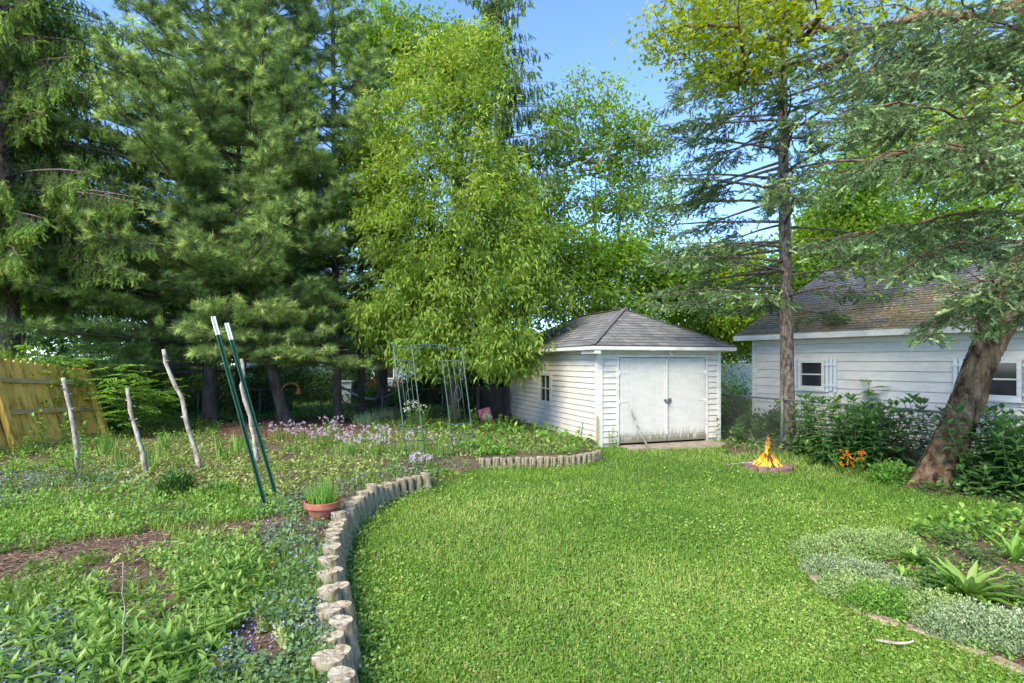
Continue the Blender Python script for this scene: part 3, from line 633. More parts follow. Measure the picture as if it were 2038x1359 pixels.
# ------------------------------------------------------------------ log edging
def ordn(i):
    w_ = ['first','second','third','fourth','fifth','sixth','seventh','eighth','ninth','tenth','eleventh','twelfth','thirteenth','fourteenth','fifteenth','sixteenth','seventeenth','eighteenth','nineteenth','twentieth']
    if i <= 20: return w_[i-1]
    tens = {2: 'twenty', 3: 'thirty', 4: 'forty', 5: 'fifty'}[i//10]
    return tens+'-'+w_[i % 10-1] if i % 10 else {2: 'twentieth', 3: 'thirtieth', 4: 'fortieth', 5: 'fiftieth'}[i//10]
def resample(pl, step):
    p = np.array(pl, float); s = np.r_[0, np.cumsum(np.linalg.norm(np.diff(p, axis=0), axis=1))]; n = int(s[-1]/step)
    q = np.linspace(0, s[-1], n+1); return np.stack([np.interp(q, s, p[:, 0]), np.interp(q, s, p[:, 1])], 1)
def log(X, Y, top, r, lean, label, group, hollow=False):
    t = thing('edging_log', label, 'log', (X, Y, 0), 0, group)
    n = 22; ang = [2*math.pi*k/n for k in range(n)]; ph = random.uniform(0, 6); wr = [r*(1+.05*math.sin(2*a+ph)+.03*math.sin(3*a+ph*2)+.02*random.uniform(-1, 1)) for a in ang]
    lx, ly = lean; tilt = (random.uniform(-.12, .12), random.uniform(-.12, .05))
    hs = [-.15, 0, top*.35, top*.7, top-.006, top]; V = []
    for j, z in enumerate(hs):
        sc = [1.04, 1.03, 1.01, 1, 1, .965][j]
        for a, w_ in zip(ang, wr):
            x, y = w_*math.cos(a)*sc, w_*math.sin(a)*sc; V.append((x-lx*z, y-ly*z, z+(x*tilt[0]+y*tilt[1])*(1 if z >= top*.7 else 0)))
    Fs = [(j*n+k, j*n+(k+1) % n, (j+1)*n+(k+1) % n, (j+1)*n+k) for j in range(5) for k in range(n)]
    mb = MB(); mb.add(V, Fs); mb.build('trunk_section', M['logside'], t, smooth=True)
    mb = MB(); rings = [1, .7, .4, .14] if hollow else [1, .6, .25]; V = []
    for q in rings:
        for a, w_ in zip(ang, wr):
            jt = random.uniform(.9, 1.1) if q < 1 else 1
            x, y = w_*math.cos(a)*.965*q*jt, w_*math.sin(a)*.965*q*jt; dz = (-.03 if hollow and q < .5 else 0)+random.uniform(-.0015, .0015)
            V.append((x-lx*top, y-ly*top, top+x*tilt[0]+y*tilt[1]+dz))
    V.append((-lx*top, -ly*top, top-(.04 if hollow else 0)))
    Fs = []; U = []
    def uvp(i): return (V[i][0]+lx*top)*9, (V[i][1]+ly*top)*9
    for j in range(len(rings)-1):
        for k in range(n): Fs.append((j*n+k, j*n+(k+1) % n, (j+1)*n+(k+1) % n, (j+1)*n+k))
    for k in range(n): Fs.append(((len(rings)-1)*n+k, (len(rings)-1)*n+(k+1) % n, len(V)-1))
    U = [[uvp(i) for i in f] for f in Fs]
    mb.add(V, Fs, 0, U); mb.build('cut_end', M['logend'], t)
pp = resample(ROW1, .140)
ntot = len(pp)
for i, (x, y) in enumerate(pp):
    r = random.uniform(.062, .078)
    if i < 12: r *= 1.08
    if i < 12: x += .028*(-1 if i % 2 else 1)+random.uniform(-.015, .015)
    hol = i in (6, 9, 15)
    if y < 6.6: top = .29+random.uniform(-.03, .03)
    else: top = .235+random.uniform(-.015, .015)
    look = 'hollow-topped' if hol else ('thick' if r > .073 else ('thin' if r < .066 else 'weathered'))
    lab = f'{look} upright log, {ordn(i+1)} from the near end of the long curved edging'
    if i == ntot-1: lab = f'{look} upright log ending the long curved edging beside the metal arch'
    if i == 0: lab = f'{look} upright log nearest the camera in the long curved edging'
    log(x, y, top, r, (.22 if y < 5.5 else .12, 0), lab, 'logs edging the left garden bed', hol)
pp = resample(ROW2, .118)
for i, (x, y) in enumerate(pp):
    r = random.uniform(.048, .064)
    lab = f"{'stout' if r > .058 else ('slim' if r < .052 else 'weathered')} short log, {ordn(i+1)} from the arch end of the short edging by the shed"
    log(x, y, .185+random.uniform(-.012, .012), r, (random.uniform(-.05, .05), 0), lab, 'short logs edging the bed by the shed')

# ------------------------------------------------------------------ steel posts, sticks, arch, pot
def tpost(b0, top, label):
    b0 = Vector(b0); top = Vector(top); t = thing('steel_fence_post', label, 'post', b0, 0, 'green steel posts leaning in the bed')
    d = top-b0; k = .905
    mb = MB(); mb.bar(-d*.03, d*k, .045, .006, (0, 1, 0)); mb.bar(Vector((0, -.018, 0))-d*.03, d*k+Vector((0, -.018, 0)), .006, .032, (0, 1, 0))
    for i in range(3, 36): p = d*(i/40)+Vector((0, -.036, 0)); mb.bar(p, p+d.normalized()*.014, .012, .008, (0, 1, 0))
    mb.build('shaft', M['greenmetal'], t)
    mb = MB(); mb.bar(d*k, d, .045, .0065, (0, 1, 0)); mb.bar(d*k+Vector((0, -.018, 0)), d+Vector((0, -.018, 0)), .0065, .032, (0, 1, 0)); mb.build('white_tip', M['whitemetal'], t)
p = gp(530, 1014); tpost(p, (pt(424, 630, p[1])), 'taller green steel post with white tip, left of the pair')
p = gp(551, 992); tpost(p, (pt(451, 643, p[1])), 'green steel post with white tip, right of the leaning pair')
for pxs, lab in (([(155,940),(152,890),(143,830),(132,780),(125,752)], 'straight bare pole beside the board fence'),
                 ([(290,945),(285,905),(272,860),(260,820),(254,772)], 'bare pole standing before the compound-leaved shrub'),
                 ([(402,937),(385,885),(370,840),(362,790),(347,765),(330,725),(326,695)], 'crooked bare pole, tallest, left of the steel posts'),
                 ([(515,925),(505,870),(495,820),(480,775),(485,740),(481,714)], 'lichen-spotted bare pole directly behind the steel posts')):
    b0 = gp(*pxs[0]); P = [(b0[0], b0[1], b0[2]-.05)]+[pt(x, y, b0[1]) for x, y in pxs[1:]]
    stick('bare_pole', lab, P, .032, .024, M['stick'], 'pole', 'bare wooden poles in the left bed', 7)
# arch
ar = thing('garden_arch', 'slender green metal garden arch at the gap between log edgings', 'arch', on(-1.1, 9.0))
o = Vector(ar.location)
FT = [(-1.61, 8.56), (-1.35, 8.72), (-.97, 9.3), (-.63, 9.45)]; sh_ = -.23; TP = 1.84
def AP(i, h): x, y = FT[i]; z0 = float(gh(x, y))-.03; return Vector((x+sh_*h/TP, y, z0+h))-o
def seg(i, j, hi, hj, r=.007): mbx.tube([AP(i, hi), AP(j, hj)], r, 6)
for i in range(4):
    mb = MB(); mb.tube([AP(i, -.05), AP(i, .6), AP(i, 1.2), AP(i, TP)], .0105, 8); mb.tube([AP(i, TP), AP(i, TP+.02), AP(i, TP+.04), AP(i, TP+.06)], [.008, .02, .018, .003], 8); mb.build('upright', M['archmetal'], ar, smooth=True)
for i, j in ((0, 1), (2, 3)):
    mbx = MB()
    for h in (.38, .55, 1.62): seg(i, j, h, h, .008)
    a0, a1 = AP(i, .38), AP(j, .38)
    for q in (.25, .5, .75):
        pa = AP(i, .55).lerp(AP(j, .55), q); pb = AP(i, 1.62).lerp(AP(j, 1.62), q); mbx.tube([pa, pb], .005, 5)
        pa2 = AP(i, 0).lerp(AP(j, 0), q); mbx.tube([pa2, AP(i, .38).lerp(AP(j, .38), q)], .004, 5)
    c0 = AP(i, .95).lerp(AP(j, .95), .5); du = (AP(j, .95)-AP(i, .95)).normalized()
    for sg in (1, -1):
        for zc in (.0, .42):
            P = [c0+du*(sg*.055*math.sin(a)*(1+.3*math.cos(a)))+Vector((0, 0, zc+.15*(1-math.cos(a))/2*1.6)) for a in np.linspace(0, math.pi, 12)]
            mbx.tube(P, .0045, 5)
    mbx.build('side_panel', M['archmetal'], ar, smooth=True)
for i, j, up in ((0, 3, .09), (1, 2, .07)):
    mb = MB(); P = []
    for q in np.linspace(0, 1, 16): P.append(AP(i, TP-.02).lerp(AP(j, TP-.02), q)+Vector((0, 0, up*math.sin(q*math.pi*2-math.pi/2)*.5+up*.5-.03*math.sin(q*math.pi))))
    mb.tube(P, .010, 6); mb.build('top_bar', M['archmetal'], ar, smooth=True)
# terracotta bowl
bx_, by_, bz_ = -1.86, 5.42, float(gh(-1.86, 5.42))
pot = thing('terracotta_pot', 'wide terracotta bowl of grass beside the log edging', 'flower pot', (bx_, by_, bz_))
mb = MB(); mb.lathe([(.0, .01), (.10, .0), (.125, .05), (.145, .105), (.148, .11), (.168, .112), (.172, .165), (.160, .168), (.150, .12), (.0, .12)], n=40); mb.build('bowl', M['terracotta'], pot, smooth=False)
mb = MB(); mb.lathe([(0, .145), (.08, .15), (.155, .14)], n=30); mb.build('soil', M['soilpot'], pot)
n = 260; a = rng.uniform(0, 6.28, n); rr = .14*np.sqrt(rng.random(n)); P = np.stack([rr*np.cos(a), rr*np.sin(a), np.full(n, .145)], 1)
A = np.stack([np.cos(a)*rr*3.2+rng.normal(size=n)*.22, np.sin(a)*rr*3.2+rng.normal(size=n)*.22, np.ones(n)], 1)
foliage('grass_tuft', leaves(P, A, 'blade', rng.uniform(.1, .26, n), .008, N=np.stack([-np.cos(a), -np.sin(a), np.full(n, -.3)], 1), v=.3+.7*rng.random(n)), M['fresh'], pot)

# ------------------------------------------------------------------ fire pit
fx, fy = 4.17, 9.04
fp = thing('fire_pit', 'low round brick fire pit with burning wood on the lawn', 'fire pit', (fx, fy, 0))
for k in range(16):
    a0 = 2*math.pi*k/16; mb = MB(); pr = []
    for rr in (.255, .385):
        for da in (.02, .37): pr.append((rr*math.cos(a0+da), rr*math.sin(a0+da)))
    hh = .075+random.uniform(-.008, .008); mb.add([(*pr[0], -.03), (*pr[1], -.03), (*pr[3], -.03), (*pr[2], -.03), (*pr[0], hh), (*pr[1], hh), (*pr[3], hh-.006), (*pr[2], hh-.006)], [(0,1,2,3),(7,6,5,4),(0,4,5,1),(1,5,6,2),(2,6,7,3),(3,7,4,0)]); mb.build('brick', M['brick'], fp)
mb = MB(); mb.lathe([(0, .03), (.15, .028), (.26, .02)], n=24); mb.build('ash_bed', M['charcoal'], fp)
for k in range(9):
    a = k*.7+random.uniform(-.2, .2); mb = MB(); mb.tube([(.23*math.cos(a), .23*math.sin(a), .04), (.10*math.cos(a+.2), .10*math.sin(a+.2), .13), (.02*math.cos(a+1), .02*math.sin(a+1), .25)], [.018, .016, .010], 7, 0, .1); mb.build('firewood_stick', M['charcoal'], fp, smooth=True)
mb = MB(); mb.tube([(-.66, .12, .04), (-.35, .02, .10), (-.1, 0, .09)], [.006, .009, .010], 6); mb.build('long_twig', M['stick'], fp, smooth=True)
m, nt, b = mat('flame'); at = nt.nodes.new('ShaderNodeAttribute'); at.attribute_name = 'v'
r = ramp(nt, [(0, (.9, .12, .005)), (.45, (1, .30, .02)), (1, (1, .62, .10))]); nt.links.new(at.outputs['Fac'], r.inputs[0])
em = nt.nodes.new('ShaderNodeEmission'); em.inputs[1].default_value = 1.0; nt.links.new(r.outputs[0], em.inputs[0])
tb = nt.nodes.new('ShaderNodeBsdfTransparent'); mx = nt.nodes.new('ShaderNodeMixShader'); lw = nt.nodes.new('ShaderNodeLayerWeight'); lw.inputs[0].default_value = .35
fn = noise(nt, coords(nt, 'Object', (22, 22, 7)), 1.0, 4, .7); nt.links.new(mth(nt, 'MULTIPLY', mth(nt, 'MULTIPLY', mth(nt, 'SUBTRACT', 1.0, lw.outputs['Facing']), .85), mth(nt, 'MULTIPLY', mth(nt, 'SUBTRACT', fn, .36), 4.0, True), True), mx.inputs[0]); nt.links.new(tb.outputs[0], mx.inputs[1]); nt.links.new(em.outputs[0], mx.inputs[2])
nt.links.new(mx.outputs[0], nt.nodes['Material Output'].inputs[0]); M['flame'] = m
V = []; Fs = []; vv = []
for k in range(120):
    a = random.uniform(0, 6.28); q = math.sqrt(random.random())*.25 if k > 3 else .02; h = (.36-.95*q)*random.uniform(.3, 1.0) if k > 3 else (.56, .50, .42, .40)[k]; r0_ = random.uniform(.007, .020); bx, by = q*math.cos(a), q*math.sin(a); ph = random.uniform(0, 6); n = 7; base = len(V)
    for j in range(10):
        s_ = j/9; rr = r0_*(math.sin(math.pi*min(1, s_*1.15+.12))**.8 if s_ < .8 else (1-s_)*2.4)+.0005; cx_ = bx*(1-.4*s_)+.045*s_*math.sin(s_*7+ph); cy_ = by*(1-.4*s_)+.045*s_*math.cos(s_*6+ph)
        for i in range(n): t_ = 2*math.pi*i/n; V.append((cx_+rr*math.cos(t_), cy_+rr*math.sin(t_)*.8, .05+h*s_)); vv.append(max(0, min(1, 1-s_*.9+random.uniform(-.15, .1))))
    Fs += [(base+j*n+i, base+j*n+(i+1) % n, base+(j+1)*n+(i+1) % n, base+(j+1)*n+i) for j in range(9) for i in range(n)]
link('flames', fastmesh('flames', np.array(V), np.array(Fs), np.array(vv), True), M['flame'], fp)
# ------------------------------------------------------------------ trees
def colonize(trunk, blobs, n, seed, up=.6, step=.45):
    """grow a branch skeleton from the trunk polyline to points spread in the crown blobs"""
    r = np.random.default_rng(seed); T = np.array(trunk, float); N = [tuple(p) for p in T]; par = [-1]+list(range(len(T)-1))
    W = np.array([b_[2] for b_ in blobs], float); W /= W.sum(); ch = r.choice(len(blobs), n, p=W); P = []
    for c in ch:
        ctr, rad, _ = blobs[c]; d = r.normal(size=3); d /= np.linalg.norm(d); P.append(np.array(ctr)+d*np.array(rad)*(r.random()**.45))
    P = np.array(P); P = P[np.argsort(np.min(np.linalg.norm(P[:, None]-T[None], axis=2), axis=1))]
    NA = np.zeros((n*8+len(T), 3)); NA[:len(T)] = T; cnt = len(T); fork0 = max(1, int(len(T)*.35)); tips = []
    for p in P:
        D = NA[:cnt]; d = np.linalg.norm(D-p, axis=1)+np.maximum(0, D[:, 2]-p[2])*up; d[:fork0] += 3
        i = int(np.argmin(d)); q = D[i].copy(); L = np.linalg.norm(p-q); k = min(6, max(1, int(L/step))); prev = i
        for j in range(1, k+1):
            s_ = j/k; z = q+(p-q)*s_; z[2] += -.10*L*math.sin(math.pi*s_); z += r.normal(size=3)*.04*(j < k)*min(L, 1.5)
            if cnt >= len(NA): break
            NA[cnt] = z; par.append(prev); prev = cnt; cnt += 1
        tips.append(prev)
    return NA[:cnt], np.array(par), np.array(tips)
def skeleton_mesh(N, par, rt, rtrunk, ntr, power=.5):
    c = np.zeros(len(N)); hasc = np.zeros(len(N), bool); hasc[par[par >= 0]] = True; c[~hasc] = 1
    for i in range(len(N)-1, 0, -1): c[par[i]] += c[i]
    rad = np.minimum(rt*c**power, rtrunk); rad[0] = rtrunk
    e = np.arange(max(1, ntr), len(N)); e = e[par[e] >= 0]
    return frusta(N[par[e]], N[e], np.minimum(rad[par[e]], rad[e]*1.35), rad[e], 5), rad
def broadleaf(name, label, base, trunk, blobs, n, seed, lm, per=22, lk='leaf', L=.10, Wd=.05, spread=.35, bark='darkbark', rt=.008, rtrunk=.16, droop=0, group=None, up=.6, vb=0.0, cat='tree', trunk_r1=.35):
    t = thing(name, label, cat, base, 0, group); org = np.array(base)
    T = np.array(trunk, float); N, par, tips = colonize(T, blobs, n, seed, up)
    sk, rad = skeleton_mesh(N, par, rt, rtrunk*.8, len(T))
    wood('trunk', [sk, bigtube(T, np.linspace(1, trunk_r1**1.2, len(T))**.85*rtrunk*(1-(np.arange(len(T)) == len(T)-1)*.9), 14, .08, .12, .35)], M[bark], t, org)
    # leaves along the outer stretch of every branch
    tp = N[tips]; pp_ = N[par[tips]]; k = per; m_ = len(tips)
    s_ = rng.random((m_, k, 1))**.7; P = pp_[:, None]+(tp-pp_)[:, None]*(s_*1.15)+rng.normal(size=(m_, k, 3))*spread*np.array([1, 1, .7])*.55
    P = P.reshape(-1, 3); n_ = len(P)
    ctr = np.array([b_[0] for b_ in blobs]).mean(0)
    A = rng.normal(size=(n_, 3))*.8+norm(P-ctr)*.5; A[:, 2] -= droop
    Nn = rng.normal(size=(n_, 3))*.6+np.array([0, 0, 1.])
    cv = np.repeat(rng.random(m_), k)*.55+rng.random(n_)*.38+vb+.18*np.clip((P[:, 2]-ctr[2])/4, -1, 1)  # sunlit crown tops and clump shading put into the leaf colour
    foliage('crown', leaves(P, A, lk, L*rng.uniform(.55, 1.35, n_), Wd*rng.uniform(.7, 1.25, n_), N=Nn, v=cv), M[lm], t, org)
    return t

def twigs_to_tufts(S_, D_, Ln, sp, jit, upb):
    k = np.maximum(2, np.ceil(Ln/sp)).astype(int); i = np.repeat(np.arange(len(S_)), k)
    s_ = (np.arange(len(i))-np.repeat(np.cumsum(k)-k, k)+1)/np.repeat(k, k)
    P = S_[i]+D_[i]*(Ln[i]*s_)[:, None]; P[:, 2] += -.0*s_
    A = D_[i]*.9+rng.normal(size=P.shape)*jit; A[:, 2] += upb
    return P+rng.normal(size=P.shape)*sp*.18, A, s_
def bough_twigs(pts, dens, lmax, lfac, s_in, ang=(30, 65), dz=(-.15, .15), hang=0.0, lmin=.15):
    """side twigs for a limb polyline: starts, directions, lengths, tipness"""
    pts = np.array(pts, float); sg = np.linalg.norm(np.diff(pts, axis=0), axis=1); c = np.r_[0, np.cumsum(sg)]; L = c[-1]
    n = max(2, int(L*(1-s_in)*dens)); s_ = s_in+(1-s_in)*(np.arange(n)+rng.random(n))/n
    P = np.stack([np.interp(s_*L, c, pts[:, i]) for i in range(3)], 1)
    ii = np.clip(np.searchsorted(c, s_*L)-1, 0, len(sg)-1); D = norm(np.diff(pts, axis=0))[ii]
    a = np.radians(rng.uniform(*ang, n))*rng.choice([-1, 1], n); ca, sa = np.cos(a), np.sin(a)
    E = np.stack([D[:, 0]*ca-D[:, 1]*sa, D[:, 0]*sa+D[:, 1]*ca, D[:, 2]*.7+rng.uniform(*dz, n)], 1)
    if hang: E = E*(1-hang)+np.array([0, 0, -1.])*hang*rng.uniform(.6, 1.4, n)[:, None]
    ln = np.minimum(lmax, lfac*L*(1-s_)+lmin)*rng.uniform(.6, 1.15, n)
    E = norm(E); return np.r_[P, pts[-1:]], np.r_[E, norm(pts[-1:]-pts[-2:-1])], np.r_[ln, lmin*1.2], np.r_[s_, 1.]
def conifer(name, label, base, top, r0, z0, prof, step, per, rise, curve, lm, bark='darkbark', dens=7, lmax=.9, lfac=.33, s_in=.25, sp=.10, tk='tuft', TL=.13, jit=.35, upb=.25, hang=0, az=None, group=None, keep=None, seed=1, tr_pts=None, vb=0, lean=(0, 0), dead=0.0, sub=0):
    global rng
    old = rng; rng = np.random.default_rng(seed)
    t = thing(name, label, 'tree', base, 0, group); org = np.array(base)
    H = top; tp = np.array(tr_pts if tr_pts is not None else [(base[0], base[1], base[2]-.1), (base[0]+lean[0]*H*.5, base[1]+lean[1]*H*.5, H*.5), (base[0]+lean[0]*H, base[1]+lean[1]*H, H)], float)
    tube = bigtube(tp, np.interp(tp[:, 2], [0, H], [r0, .03]), 14, .07, .12, .3)
    e0_, e1_, er0, er1 = [], [], [], []; TS, TD, TLn, Tt = [], [], [], []
    z = z0
    while z < H-.2:
        a_off = rng.uniform(0, 6.28)
        for k in range(per):
            a = a_off+2*math.pi*k/per+rng.normal()*.25; zz = z+rng.uniform(-.5, .5)*step
            if az is not None and rng.random() > az(a): continue
            f = (zz-z0)/(H-z0); L = prof(max(0, min(1, f)))*rng.uniform(.72, 1.12)
            c = np.array([np.interp(zz, tp[:, 2], tp[:, i]) for i in range(2)]); s_ = np.linspace(0, 1, 8); lowf = 1 if rise < .09 else .05+.95*min(1, f*5)
            aa = a+np.cumsum(rng.normal(size=8)*.05); x = c[0]+np.cumsum(np.r_[0, np.diff(s_)*L]*np.cos(aa)); y = c[1]+np.cumsum(np.r_[0, np.diff(s_)*L]*np.sin(aa))
            pts = np.stack([x, y, zz+rise*L*s_*lowf+curve*L*s_**2*lowf], 1); rr = (.008+.009*L)*(1-s_*.85)
            e0_.append(pts[:-1]); e1_.append(pts[1:]); er0.append(rr[:-1]); er1.append(rr[1:])
            if rng.random() < dead*(1+.0*f): 
                S1, D1_, L1, t1 = bough_twigs(pts, dens*.6, lmax*.7, lfac, .3, hang=.3); e0_.append(S1); e1_.append(S1+D1_*L1[:, None]*.8); er0.append(np.full(len(S1), .005)); er1.append(np.full(len(S1), .002)); 
                q = rng.random(len(S1)) < .25; TS.append(S1[q]); TD.append(D1_[q]); TLn.append(L1[q]*.6); Tt.append(t1[q]*.2); continue
            S1, D1_, L1, t1 = bough_twigs(pts, dens, lmax, lfac, s_in, hang=hang)
            TS.append(S1); TD.append(D1_); TLn.append(L1); Tt.append(t1)
        z += step
    S_, D_, Ln, Tp = map(np.concatenate, (TS, TD, TLn, Tt))
    if sub:      # twigs carry smaller twigs of their own
        k = np.maximum(0, np.round(Ln*sub)).astype(int); i = np.repeat(np.arange(len(S_)), k); u = .2+.75*rng.random(len(i))
        a = np.radians(rng.uniform(30, 60, len(i)))*rng.choice([-1, 1], len(i)); ca, sa = np.cos(a), np.sin(a); E = D_[i]
        Eq = np.stack([E[:, 0]*ca-E[:, 1]*sa, E[:, 0]*sa+E[:, 1]*ca, E[:, 2]+rng.uniform(-.3, .35, len(i))-.5*(hang > .5)], 1)
        S_, D_, Ln, Tp = np.r_[S_, S_[i]+E*(Ln[i]*u)[:, None]], np.r_[D_, norm(Eq)], np.r_[Ln, Ln[i]*(1-u)*.7*rng.uniform(.7, 1.2, len(i))+.06], np.r_[Tp, Tp[i]]
    e0_.append(S_); e1_.append(S_+D_*Ln[:, None]); er0.append(np.full(len(S_), .0038)); er1.append(np.full(len(S_), .0015))
    wood('trunk', [tube, frusta(np.concatenate(e0_), np.concatenate(e1_), np.concatenate(er0), np.concatenate(er1), 4)], M[bark], t, org)
    P, A, s_ = twigs_to_tufts(S_, D_, Ln, sp, jit, upb); n = len(P); Tq = np.clip(np.repeat(Tp, np.maximum(2, np.ceil(Ln/sp)).astype(int))*1.3, 0, 1)
    v = rng.random(n)*.35+.30*s_*Tq+.45*(s_ > .9)*Tq*rng.random(n)+vb
    parts = [leaves(P[q], A[q], tk, TL*rng.uniform(.75, 1.2, int(q.sum())), v=v[q], k=j) for j, q in enumerate([np.arange(n) % 3 == j for j in range(3)])]
    foliage('crown', parts, M[lm], t, org); rng = old
    print(name, 'tufts', n)
    return t
pine_prof = lambda Lm: (lambda f: Lm*(1-f)**.7*(.97+.03*min(1, f*6)))
conifer('white_pine', 'broad dark white pine, leftmost of the pines over the bed', on(-8.3, 15.2), 15, .20, 1.7, pine_prof(5.0), .50, 6, .10, .18, 'pine', seed=3, vb=.08, group='pines behind the bed', lean=(-.01, 0), dens=6.5, sp=.10, TL=.19, lmax=1.3, lfac=.38, sub=4.5)
conifer('white_pine', 'large white pine whose leaning trunk stands by the rusty hook', on(-6.3, 15.5), 15.5, .17, 1.95, pine_prof(3.9), .48, 6, .18, .2, 'pine', seed=4, vb=.08, group='pines behind the bed', tr_pts=[(-6.3,15.5,-.1),(-6.75,15.3,1.9),(-7.2,15.2,4),(-7.0,15.2,8),(-6.6,15.2,15.5)], dens=6.5, sp=.10, TL=.19, lmax=1.3, lfac=.38, sub=4.5)
conifer('white_pine', 'slimmer white pine right of the leaning pine trunk', on(-5.05, 16.0), 15, .13, 1.9, pine_prof(3.2), .45, 5, .12, .22, 'pine', seed=5, vb=.08, group='pines behind the bed', lean=(-.012, 0), dens=6.5, sp=.10, TL=.19, lmax=1.3, lfac=.38, sub=4.5)
conifer('white_pine', 'thin pine trunk by the dark wire fence, nearest the arch', on(-5.0, 18.3), 12, .12, 3.4, pine_prof(2.0), .5, 5, .1, .2, 'pine', seed=6, vb=.08, group='pines behind the bed', dens=5, sp=.12, TL=.2, sub=3)
for i, (X, Y, lab) in enumerate(((-9.6, 17.6, 'thin dark pine trunk in deep shade behind the crooked pole'), (-9.0, 18.2, 'second thin dark pine trunk in shade behind the steel posts'))):
    conifer('white_pine', lab, on(X, Y), 12, .13, 3.0, pine_prof(2.3), .55, 5, .1, .1, 'pine', seed=16+i, group='pines behind the bed', dens=5, sp=.13, TL=.2, sub=3)
conifer('norway_spruce', 'drooping spruce with thick grey trunk at the far left', on(-12.0, 13.0), 14, .40, 3.9, lambda f: 4.3*(1-f)**.55, .42, 8, -.02, -.12, 'norway', bark='bark', hang=.7, dens=10, sub=7, lmax=1.0, s_in=.15, sp=.12, tk='twig', TL=.17, jit=.5, upb=-.3, seed=8, vb=.25)
conifer('norway_spruce', 'tall dark hanging spruce rising behind the drooping-leaved tree', on(-.6, 22.5), 20, .24, 6, lambda f: 3.2*(1-f)**.55, .75, 6, .05, -.10, 'norway', hang=.8, dens=7, lmax=1.5, s_in=.1, lfac=.4, sp=.16, sub=4, tk='twig', TL=.30, jit=.3, upb=-.6, seed=9, bark='bark')
# bare-limbed spruce standing in the lawn edge
tp6 = [(5.62,11.25,-.1),(5.60,11.25,1.2),(5.56,11.2,3),(5.47,11.15,6),(5.42,11.1,9),(5.42,11.1,14)]
conifer('sparse_spruce', 'straight tall spruce with bare lower trunk behind the fire pit', (5.62, 11.25, 0), 14, .145, 2.9, lambda f: 3.3*(1-f)**.45*(1.0 if f > .06 else .75), .33, 5, .06, -.10, 'spruce', bark='bark', hang=.25, dens=11, sub=7, lmax=.85, s_in=.38, lfac=.25, sp=.10, tk='twig', TL=.17, jit=.35, upb=.05, seed=12, tr_pts=tp6, dead=.34,
        az=lambda a: .95 if math.cos(a) < .1 else .6)
# leaning spruce at the right
rng = np.random.default_rng(21)
lb = (5.94, 7.86, 0.0); org = np.array(lb)
ls = thing('leaning_spruce', 'leaning thick reddish trunk with blue-green boughs at the right', 'tree', lb)
tr = [(5.93,7.88,-.15),(6.0,7.86,.1),(6.33,7.86,.82),(6.66,7.86,1.75),(7.06,7.9,2.55),(7.45,7.95,3.05),(7.95,8.0,3.8),(8.15,8.0,5),(8.1,8.0,7),(8.0,8.0,10)]
tl = [bigtube(tr, [.245,.225,.20,.19,.215,.18,.19,.17,.15,.08], 36, .17, .03, .45), bigtube([(7.0,7.9,2.4),(7.35,7.75,2.5),(7.75,7.6,2.75),(8.4,7.3,3.4)], [.17,.15,.14,.10], 20, .16, .05),
      bigtube([pt(2190,380,7.9),pt(2060,345,7.2),pt(1970,318,6.5),pt(1900,300,6.1),pt(1850,288,5.9),pt(1800,300,5.8),pt(1740,322,5.7),pt(1670,318,5.6),pt(1610,335,5.5)], [.12,.11,.09,.07,.05,.03,.02,.012,.004], 18, .18, .05)]
BG = [([(2130,300),(1950,305),(1840,292),(1730,330),(1640,345),(1580,320)], 7.6, 6.6), ([(2130,200),(1930,130),(1790,150),(1690,140),(1590,115)], 7.6, 6.2),
      ([(2130,430),(1960,420),(1830,440),(1700,470),(1600,478)], 7.6, 6.4), ([(2120,560),(1990,555),(1920,600),(1860,645),(1835,668)], 7.4, 6.2),
      ([(2130,70),(1900,50),(1760,60),(1680,40)], 7.8, 6.6), ([(2130,260),(1940,235),(1800,205),(1690,215),(1640,250)], 7.0, 5.8),
      ([(2150,330),(2040,320),(1940,300),(1850,280),(1780,300),(1700,330)], 6.2, 5.3), ([(2130,500),(1960,475),(1850,500),(1770,545)], 7.0, 5.8), ([(2150,620),(2060,600),(1980,570),(1930,540)], 6.5, 5.3), ([(2150,120),(2010,60),(1930,20),(1880,-30)], 7, 6),
      ([(2150,400),(2040,370),(1980,330),(1900,330)], 6.2, 5.2), 
      ([(2150,20),(2000,90),(1880,90),(1760,110),(1700,190)], 8.0, 7.0), ([(2150,460),(2070,480),(2010,520),(1990,580)], 6.2, 5.4)]
TS, TD, TLn, Tt = [], [], [], []; e0_, e1_, er0, er1 = [], [], [], []
for pl, d0, d1 in BG:
    P = np.array([pt(x, y, d0+(d1-d0)*i/(len(pl)-1)) for i, (x, y) in enumerate(pl)]); s_ = np.linspace(0, 1, 14); P = np.stack([np.interp(s_*(len(pl)-1), np.arange(len(pl)), P[:, i]) for i in range(3)], 1); P[1:] += rng.normal(size=(13, 3))*.025
    rr = .028*(1-s_*.85); e0_.append(P[:-1]); e1_.append(P[1:]); er0.append(rr[:-1]); er1.append(rr[1:])
    S1, D1_, L1, t1 = bough_twigs(P, 11, .80, .28, .12, hang=.25, dz=(-.35, .2)); TS.append(S1); TD.append(D1_); TLn.append(L1); Tt.append(t1)
    for j in range(len(S1)):     # sub-boughs
        if L1[j] > .2:
            q = np.stack([S1[j], S1[j]+D1_[j]*L1[j]*.5, S1[j]+D1_[j]*L1[j]]); S2, Dq, L2, t2 = bough_twigs(q, 13, .32, .5, .15, hang=.2, lmin=.09); TS.append(S2); TD.append(Dq); TLn.append(L2); Tt.append(t2)
S_, D_, Ln, Tp = map(np.concatenate, (TS, TD, TLn, Tt))
e0_.append(S_); e1_.append(S_+D_*Ln[:, None]); er0.append(np.full(len(S_), .0035)); er1.append(np.full(len(S_), .0015))
